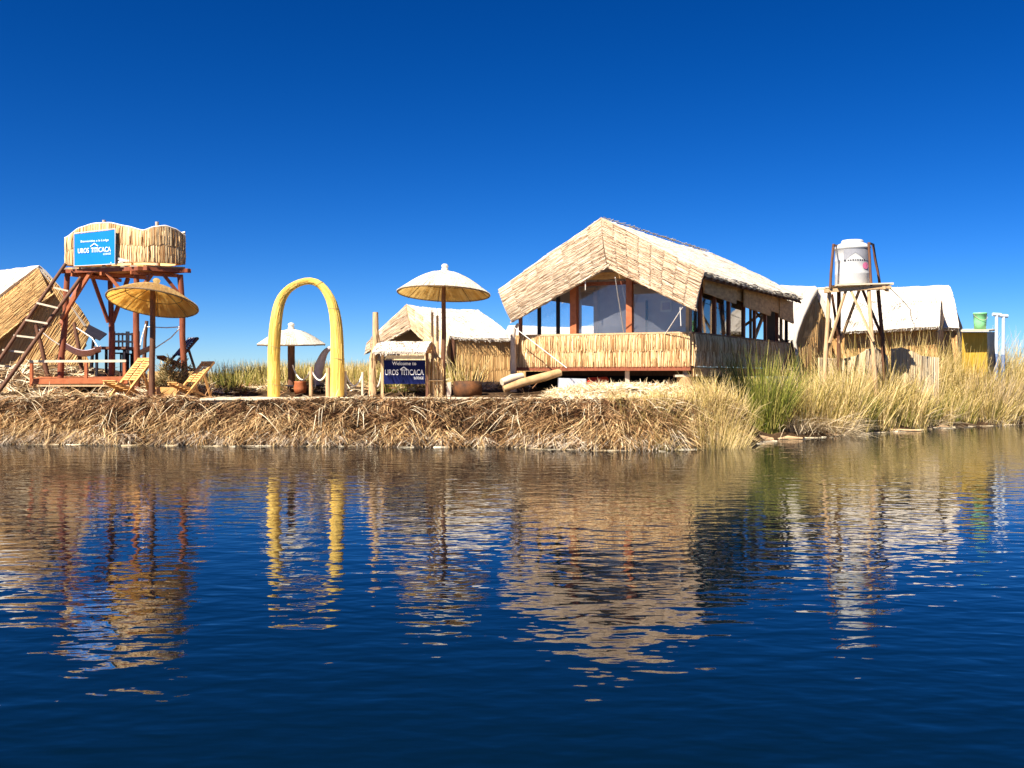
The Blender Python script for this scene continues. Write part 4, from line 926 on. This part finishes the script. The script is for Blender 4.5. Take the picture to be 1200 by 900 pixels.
# refine with Catmull-Rom
def cr(ps, n):
    out = []
    for i in range(len(ps)-1):
        p0 = ps[max(i-1,0)]; p1 = ps[i]; p2 = ps[i+1]; p3 = ps[min(i+2,len(ps)-1)]
        for k in range(n):
            t = k/n; out.append(.5*((2*p1)+(p2-p0)*t+(2*p0-5*p1+4*p2-p3)*t*t+(3*p1-p0-3*p2+p3)*t**3))
    out.append(ps[-1]); return out
cp = cr(pts, 6); crd = [v.x for v in cr([Vector((q,0,0)) for q in rad], 6)]
m.tube(cp, crd, 20, .5)
nn = len(cp)
for i in range(650):
    k = random.randrange(0, nn-7); a = rv(0, 6.283); tw = rv(-.15,.15); q = []
    for j in (k, k+3, k+6):
        d = (cp[min(j+1,nn-1)]-cp[max(j-1,0)]).normalized(); x = Vector((0,1,0)); y = d.cross(x); t = a+tw*(j-k)/6; q.append(cp[j]+(x*math.cos(t)+y*math.sin(t))*(crd[j]+.001))
    m.strand(q[0], q[2], .008, rv(0,1), q[1])
m.build('reed_bundle', 'arch', ar)
for k in range(6, nn-6, 12):
    d = (cp[k+1]-cp[k-1]).normalized(); x = Vector((0,1,0)); y = d.cross(x); ring = [cp[k]+d*.05*math.sin(t)+(x*math.cos(t)+y*math.sin(t))*(crd[k]+.006) for t in np.linspace(0,6.283,17)]
    m = MB(); m.tube(ring, .007, 4, .3, False); m.build('binding', 'tan', ar)
# rope fence
def fpost(px, pyt, Y, label, mat='tan', r=.055):
    b = Pz(px, Y, ZD if Y < 28.6 else gz((px-600)*Y/F, Y)-.05); m = MB(); m.pole(b, P(px,pyt,Y), r, r*.9, .006); return one(m, 'rope_post', mat, b, label, 'post', 'posts of the rope fence'), P(px,pyt+2,Y)
yf_ = 28.3
_, q1 = fpost(364.5,430,yf_,'pale rope post between the legs of the yellow arch, beside the white parasol')
_, q2 = fpost(384.5,431,yf_,'pale rope post touching the right leg of the yellow arch', r=.075)
_, q3 = fpost(405,435,yf_-.2,'slim rope post just right of the yellow arch', 'bleach', .04)
_, q4 = fpost(425,436,yf_-.2,'slim rope post between the arch and the tall log post', 'bleach', .04)
def swag(a, b, sag, label):
    m = MB(); m.tube([a.lerp(b,t)-Vector((0,0,sag*4*t*(1-t))) for t in np.linspace(0,1,13)], .024, 6); one(m, 'rope', 'rope', a, label, 'rope', 'ropes slung between the rope posts')
q0 = P(343,428,29.25)
swag(q0, q1, .38, 'white rope swag from the parasol pole to the first pale post'); swag(q1, q2, .32, 'white rope swag between the posts inside the arch')
swag(q3, q4, .36, 'white rope swag just right of the yellow arch'); swag(q4+Vector((.3,.0,.05)), P(447,436,yf_-.4), .42, 'white rope swag from the tall log post to the welcome board')
# curved boat prow behind arch
b = P(372,450,29.6); m = MB(); pr = [P(372,452,29.6),P(373,436,29.6),P(376,424,29.6),P(381,413,29.6),P(388,407,29.6)]; m.tube(cr(pr,5), list(np.interp(np.linspace(0,1,21),[0,.4,1],[.11,.15,.05])), 10); m.cyl(P(370,470,29.6), P(372,450,29.6), .07, .09)
one(m, 'boat_prow', 'boat', P(370,468,29.6), 'grey mauve curved reed boat prow behind the right leg of the arch', 'boat prow')
b = P(352,468,29.3); sl = thing('low_table', 'low dark table with a reddish pot on it behind the arch', 'table', Vector((b.x,b.y,gz(b.x,b.y))))
m = MB(); c = P(358,452,29.3); m.box(c, (.55,0,0), (0,.25,0), (0,0,.02)); m.build('tabletop', 'dark', sl)
for sx in (-.5,.5): m = MB(); q = c+Vector((sx,0,0)); m.beam(q, Vector((q.x,q.y,gz(q.x,q.y)-.05)), .05); m.build('leg', 'dark', sl)
b = P(352,467,28.9); b.z = gz(b.x,b.y)-.02; m = MB(); m.lathe([(0,0),(.16,0),(.2,.18),(.17,.34),(.19,.38),(.15,.38),(.13,.1),(0,.1)], 18, b); one(m, 'pot', 'redlit', b, 'reddish clay pot standing behind the deck inside the arch', 'pot')

# ---- parasols --------------------------------------------------------------------------------
def parasol(px, Y, pyb, z_base, py_rim, py_top, w_px, tilt, label, mat, polemat, pr, lean=0, lining='lining'):
    base = Pz(px, Y, z_base); t_ = thing('parasol', label, 'parasol', base, 'thatched parasols')
    rim = P(px+lean, py_rim, Y); apex = P(px+lean, py_top, Y); h = apex.z-rim.z; rad = w_px*Y/F/2
    m = MB(); m.pole(base, apex-Vector((0,0,.12)), pr, pr*.85, .02, 10, 8); m.build('pole', polemat, t_)
    hub = Vector((0,0,0))
    # canopy modelled about its own hub so that it can be tilted on the pole
    can = MB(); nseg = 72; prof = []
    for k in range(13):
        s_ = k/12; prof.append((.03+(rad-.03)*s_, h*(1-s_)**1.0+ .16*h*math.sin(math.pi*s_)))
    can.lathe(prof, nseg, wob=.02, lv=rad); 
    for i in range(900):
        a = rv(0,6.283); s0 = rv(.25,.9); s1 = min(1.02, s0+rv(.1,.25))
        def q(s_): return Vector(((.03+(rad-.03)*s_)*math.cos(a), (.03+(rad-.03)*s_)*math.sin(a), h*(1-min(s_,1.0))+.16*h*math.sin(math.pi*min(s_,1))+.008))
        can.strand(q(s0), q(s1), .009, rv(0,1))
    o = can.build('canopy', mat, None, (0,0,0)); o.parent = t_
    o.location = rim-base; o.rotation_euler = tilt
    li = MB(); li.lathe([(r_, z-.03) for r_, z in prof], nseg, lv=rad); q_ = li.build('lining', lining, None, (0,0,0)); q_.parent = o
    rm = MB(); rm.tube([Vector((rad*math.cos(a), rad*math.sin(a), -.01)) for a in np.linspace(0,6.283,49)], .022, 6, None, False)
    rm.tube([Vector((rad*.62*math.cos(a), rad*.62*math.sin(a), h*.38+.16*h*.9-.05)) for a in np.linspace(0,6.283,41)], .010, 5, None, False); q_ = rm.build('rim', 'rim', None, (0,0,0)); q_.parent = o
    rb = MB()
    for k in range(8):
        a = k*math.pi/4+.2; rb.tube([Vector(((.03+(rad-.03)*s_)*math.cos(a), (.03+(rad-.03)*s_)*math.sin(a), h*(1-s_)+.16*h*math.sin(math.pi*s_)-.045)) for s_ in np.linspace(0,1,9)], .009, 5)
    q_ = rb.build('ribs', 'rim', None, (0,0,0)); q_.parent = o
    fi = MB(); fi.lathe([(.10,h-.06),(.10,h+.03),(.075,h+.05),(.095,h+.09),(.10,h+.13),(.06,h+.17),(0,h+.18)], 14); q_ = fi.build('finial', mat, None, (0,0,0)); q_.parent = o
    return t_
pL = Pz(177,27,0)
parasol(178, 27.0, 463, gz(pL.x,27.0)-.05, 355, 332, 103, (R(-15),R(4),0), 'straw parasol with a dark rim tilted back, left, showing its golden underside', 'parasol', 'brown', .085, 1)
parasol(520, 28.0, 467, ZD, 344, 316, 108, (R(-5),R(2),0), 'straw parasol with a bleached top on a thin pole beside the welcome board', 'parasolw', 'brown', .07)
parasol(341.5, 29.4, 466, gz(-6.6,29.4)-.05, 403.5, 385, 77, (R(3),R(0),0), 'small white parasol on a thick brown post seen through the arch', 'parasolw', 'brown', .115, 0, 'parasolw')

# ---- welcome board -----------------------------------------------------------------------------
yw = 27.6
wb = thing('welcome_board', 'navy welcome board on posts under a small thatched roof', 'sign', Pz(474,yw,ZD))
w0 = P(450,422,yw); w1 = P(498.5,422,yw); bh = 28*yw/F; bw = w1.x-w0.x
m = MB(); m.box(((w0.x+w1.x)/2, yw, w0.z-bh/2), (bw/2,0,0), (0,.02,0), (0,0,bh/2)); m.build('board', 'navy', wb)
yy = yw-.02
def wp(u, v): return Vector((w0.x+bw*u, yy, w0.z-bh*v))
text_into('Welcome to', .145, wp(.20,.21), (1,0,0), 'lettering', 'ink', wb, .006, .006, width=bw*.58)
text_into('UROS', .22, wp(.03,.62), (1,0,0), 'lettering', 'ink', wb, .006, .008, width=bw*.32)
text_into('TITICACA', .22, wp(.40,.62), (1,0,0), 'lettering', 'ink', wb, .006, .008, width=bw*.56)
text_into('LODGE', .10, wp(.73,.80), (1,0,0), 'lettering', 'ink', wb, .006, .004, width=bw*.23)
roof_icon(wp(.48,.40), (1,0,0), bw*.17, .075, wb, (0,-1,0), .028)
for px in (448,500.5): m = MB(); m.beam(Pz(px,yw+.02,ZD), P(px,411,yw+.02), .075, .075, up=(0,1,0)); m.build('post', 'tan' if px < 450 else 'brown', wb)
m = MB(); m.beam(P(443,412,yw+.1), P(506,412,yw+.1), .1, .09); m.build('lintel', 'pine', wb)
m = MB(); m.beam(P(452,418.5,yw+.03), P(497,418.5,yw+.03), .04, .1); m.build('header', 'bleach', wb)
m = MB(); hut_roof(m, slope(P(444,400,yw+.55), P(506,400,yw+.55), P(499,411.5,yw-.45), P(436,411.5,yw-.45), .0, .03), 16, 6, .08, 1.5, 1, 160, .02); hut_roof(m, slope(P(444,400,yw+.55), P(506,400,yw+.55), P(513,411,yw+1.4), P(448,411,yw+1.4), .0, .03), 8, 4, .08, 1.5, 1, 30, .02); m.build('roof', 'roof', wb)
m = MB(); f = tri_gable(m, [P(500,411,yw-.3), P(506,402,yw+.55), P(511,411,yw+1.2)], (P(500,413.5,yw-.3), P(511,414,yw+1.2)), (1,-.4,0), .04); m.build('roof_end', 'pine', wb)
# tall posts near the board
b = Pz(437,28.0,ZD-.05); m = MB(); m.pole(b, P(440,366,28.0), .115, .08, .09, 10); 
for k in range(40): a = rv(0,6.28); z = rv(.3,2.2); p = b.lerp(P(440,366,28.0), z/2.5)+Vector((.10*math.cos(a),.10*math.sin(a),0)); m.strand(p, p+Vector((.05*math.cos(a),.05*math.sin(a),-rv(.1,.3))), .012, rv(0,1))
one(m, 'log_post', 'tan', b, 'tall rough log post left of the welcome board', 'post')
for px, top, lab in ((507,366,'left thin tall stake beside the parasol pole'), (513,370,'right thin tall stake beside the parasol pole')):
    b = Pz(px,28.2,ZD-.05); m = MB(); m.pole(b, P(px-.5,top,28.2), .05, .035, .02)
    for k in range(10): z = rv(.4,.98); p = b.lerp(P(px-.5,top,28.2), z); m.strand(p, p+Vector((rv(-.04,.04),0,rv(.15,.4))), .008, rv(.2,.9))
    one(m, 'stake', 'tan', b, lab, 'stake', 'thin stakes by the parasol')
b = Pz(511,27.85,ZD-.03); m = MB()
for k in range(90): p = b+Vector((rv(-.2,.2), rv(-.08,.08), 0)); m.strand(p, p+Vector((rv(-.03,.03),rv(-.02,.02),rv(.7,1.15))), .014, rv(0,1))
m.tube([b+Vector((-.21,-.09,.5)), b+Vector((.21,-.09,.5))], .015, 5)
one(m, 'reed_bundle', 'rail', b, 'upright bundle of cut reeds leaning at the right of the welcome board', 'reed bundle')

# ---- deck chairs -----------------------------------------------------------------------------------
def deck_chair(label, frame, slat, group):
    """faces +x; origin on the ground under the seat"""
    t_ = thing('deck_chair', label, 'deck chair', (0,0,0), group)
    for s_ in (-1,1):
        y = .27*s_
        m = MB(); m.beam((.42,y,.0), (-.50,y,1.02), .06, .075, up=(0,1,0)); m.build('back_rail', frame, t_)
        m = MB(); m.beam((.55,y*.88,.42), (-.45,y*.88,.02), .055, .07, up=(0,1,0)); m.build('seat_rail', frame, t_)
        m = MB(); m.beam((-.40,y*1.1,.02), (-.18,y*1.1,.66), .055, .06, up=(0,1,0)); m.build('prop', frame, t_)
    m = MB()
    for k in range(9):
        t = .47+.058*k; p = Vector((.42,0,0)).lerp(Vector((-.50,0,1.02)), t); d = Vector((-.92,0,1.02)).normalized()
        for s_ in (-1,1): m.box(p+Vector((.02,.145*s_,.02)), (0,.105,0), d*.026, Vector((d.z,0,-d.x))*.009)
    d = Vector((-.92,0,1.02)).normalized(); m.box(Vector((.42,0,0)).lerp(Vector((-.50,0,1.02)), .72)+Vector((.012,0,.012)), (0,.018,0), d*.36, Vector((d.z,0,-d.x))*.006)
    m.beam((-.475,-.3,1.0), (-.475,.3,1.0), .05, .09); m.beam((-.44,-.26,.93), (-.44,.26,.93), .05, .05); m.build('backrest', slat, t_)
    m = MB()
    for k in range(7):
        p = Vector((.55,0,.42)).lerp(Vector((-.12,0,.155)), k/6.0); d = Vector((-1,0,-.4)).normalized(); m.box(p+Vector((0,0,.035)), (0,.25,0), d*.042, Vector((-d.z,0,d.x))*.009)
    m.build('seat', frame, t_)
    m = MB(); m.beam((.42,-.30,.025), (.42,.30,.025), .05, .05); m.beam((-.42,-.30,.03), (-.42,.30,.03), .05, .05); m.build('foot_bar', frame, t_)
    return t_
def place(o, px, Y, rz, dz=0, sc=1.0):
    p = G(px, Y, dz); o.location = p; o.rotation_euler = (0,0,rz); o.scale = (sc,)*3
c1 = deck_chair('left pine deck chair, its slatted back turned before the lookout leg', 'pine', 'pine', 'folding deck chairs')
def copy_tree(o, parent=None):
    c = o.copy(); col.objects.link(c)
    if parent is not None: c.parent = parent
    for ch in list(o.children): copy_tree(ch, c)
    return c
c2 = copy_tree(c1); c2['label'] = 'right pine deck chair beside the round dry shrub, white lit slats'
place(c1, 152, 27.3, R(238), .03, 1.12); place(c2, 225, 27.2, R(228), .03, 1.02)
c3 = deck_chair('dark striped deck chair behind the dry shrub', 'brown', 'stripe', 'folding deck chairs'); place(c3, 209, 31.2, R(225), .42, 1.05)
m = MB(); d = Vector((-.92,0,1.02)).normalized(); nn_ = Vector((d.z,0,-d.x))
for y in (-.16,.0,.16): m.box(Vector((.42,0,0)).lerp(Vector((-.50,0,1.02)), .72)+Vector((.03,y,.035)), (0,.035,0), d*.36, nn_*.006)
st = m.build('stripes', 'stripel', None, (0,0,0)); st.parent = c3
b = G(205,31.0); m = MB(); bs = G(209,31.2)
m.box((bs.x,bs.y,bs.z+.18), (.75,0,0), (0,.6,0), (0,0,.24)); one(m, 'reed_plinth', 'mat', bs, 'low reed block under the dark striped deck chair, behind the shrub', 'reed block')
# shrub and crate by the chairs
b = G(202,28.6); n = 2600; th_ = RNG.uniform(0,2*np.pi,n); ph = np.arccos(RNG.uniform(-.1,1,n)); rr = RNG.uniform(.25,1,n)**.5
lob = 1+.22*np.sin(th_*3+1)+.15*np.sin(th_*7)
pb = np.stack([b.x+.58*rr*np.sin(ph)*np.cos(th_)*lob, b.y+.42*rr*np.sin(ph)*np.sin(th_), b.z+.16+.82*rr*np.cos(ph)*lob],1)
dv = np.stack([np.sin(ph)*np.cos(th_)+RNG.normal(0,.4,n), np.sin(ph)*np.sin(th_)+RNG.normal(0,.4,n), np.cos(ph)+RNG.normal(.3,.4,n)],1)
shr = thing('shrub', 'round dry olive shrub between the two pine deck chairs', 'shrub', b)
o = blades('foliage', 'shrub', pb, dv, RNG.uniform(.06,.18,n), RNG.uniform(.012,.03,n), RNG.uniform(0,.4,n), np.clip(RNG.normal(.55,.25,n),0,1), 2, .3, tuple(b)); o.location = (0,0,0); o.parent = shr
m = MB()
for k in range(26): a = rv(0,6.28); m.strand(b+Vector((0,0,-.05)), b+Vector((.35*math.cos(a),.3*math.sin(a),rv(.3,.6))), .012)
m.build('twigs', 'brown', shr)
b = G(191,27.7); cr_ = thing('crate', 'low orange timber planter box between parasol pole and right deck chair', 'planter', b)
m = MB(); m.box(b+Vector((0,0,.16)), (.40,0,0), (0,.02,0), (0,0,.17)); m.box(b+Vector((0,.5,.16)), (.40,0,0), (0,.02,0), (0,0,.17)); m.box(b+Vector((-.39,.25,.16)), (.02,0,0), (0,.228,0), (0,0,.168)); m.box(b+Vector((.39,.25,.16)), (.02,0,0), (0,.228,0), (0,0,.168)); m.build('sides', 'pine', cr_)
m = MB(); m.box(b+Vector((0,.25,.22)), (.365,0,0), (0,.225,0), (0,0,.03)); m.build('soil', 'ground', cr_)
m = MB(); a = P(125,462,26.75); b = P(268,465,26.5); a.z = gz(a.x,a.y)+.06; b.z = gz(b.x,b.y)+.07; m.beam(a, b, .16, .04); one(m, 'plank', 'bleach', a, 'long pale plank lying on the straw before the two pine deck chairs', 'plank')
# driftwood on the right shore
a = P(868,498,27.0); b = P(905,517,27.2); m = MB(); m.tube([a, a.lerp(b,.5)+Vector((-.1,0,-.12)), b], [.09,.12,.10], 8); one(m, 'driftwood', 'tan', a, 'bent driftwood log at the water edge right of the bank', 'log')
m = MB()
for (p0, p1, Y) in ((905,948,27.6),(950,1000,29.2),(1020,1080,31.6),(1085,1120,34)):
    for k in range(3):
        x0 = (p0-600)*Y/F; x1 = (p1-600)*Y/F; yv = float(wl((x0+x1)/2))-.15+.1*k
        m.tube([(x0+rv(0,.4),yv+rv(-.15,.15),.02),((x0+x1)/2,yv,.035),(x1-rv(0,.4),yv+rv(-.1,.3),.02)], [.03,.06,.03], 6)
one(m, 'floating_reeds', 'tan', (8,28,0), 'flattened pale dead reeds floating along the right shore', 'reeds', None, 'stuff')

# ------------------------------------------------------------------ light, sky, camera
EL_ = 48.0; D = Vector((-.63,-.78,0)).normalized()*math.cos(R(EL_))+Vector((0,0,math.sin(R(EL_))))
sun = bpy.data.lights.new('sun', 'SUN'); sun.energy = 5.0; sun.angle = R(.5); sun.color = (1,.93,.82)
so = bpy.data.objects.new('sun', sun); col.objects.link(so); so.location = (0,0,50); so.rotation_euler = D.to_track_quat('Z','Y').to_euler()
w = bpy.data.worlds.new('World'); scene.world = w; w.use_nodes = True; t = w.node_tree; t.nodes.clear()
sky = N(t, 'ShaderNodeTexSky'); sky.sky_type = 'NISHITA'; sky.sun_disc = False; sky.sun_elevation = R(EL_); sky.sun_rotation = math.atan2(D.x, D.y)
sky.altitude = 3800; sky.air_density = 1.0; sky.dust_density = 4.0; sky.ozone_density = 6.0
gm = N(t, 'ShaderNodeGamma'); gm.inputs[1].default_value = 1.24
hs = N(t, 'ShaderNodeHueSaturation'); hs.inputs['Saturation'].default_value = 1.29; hs.inputs['Hue'].default_value = .5045; v1 = N(t, 'ShaderNodeVectorMath', operation='SCALE'); v1.inputs['Scale'].default_value = .08; v2 = N(t, 'ShaderNodeVectorMath', operation='SCALE'); v2.inputs['Scale'].default_value = 12.5
t.links.new(sky.outputs[0], v1.inputs[0]); t.links.new(v1.outputs[0], hs.inputs['Color']); t.links.new(hs.outputs[0], gm.inputs[0]); t.links.new(gm.outputs[0], v2.inputs[0])
bg = N(t, 'ShaderNodeBackground'); bg.inputs[1].default_value = .056; t.links.new(v2.outputs[0], bg.inputs[0])
wo = N(t, 'ShaderNodeOutputWorld'); t.links.new(bg.outputs[0], wo.inputs[0])
cam = bpy.data.cameras.new('camera'); cam.sensor_width = 36; cam.lens = 36*F/1200; cam.shift_y = -10/1200; cam.clip_start = .1; cam.clip_end = 8000
co = bpy.data.objects.new('camera', cam); col.objects.link(co); co.location = (0,0,CZ); co.rotation_euler = (R(90),0,0); scene.camera = co
vs = scene.view_settings; vs.view_transform = 'Standard'; vs.look = 'None'; vs.gamma = 1; vs.use_curve_mapping = False; vs.exposure = 1.45
scene.cycles.max_bounces = 8; scene.cycles.transparent_max_bounces = 12; scene.cycles.use_denoising = True
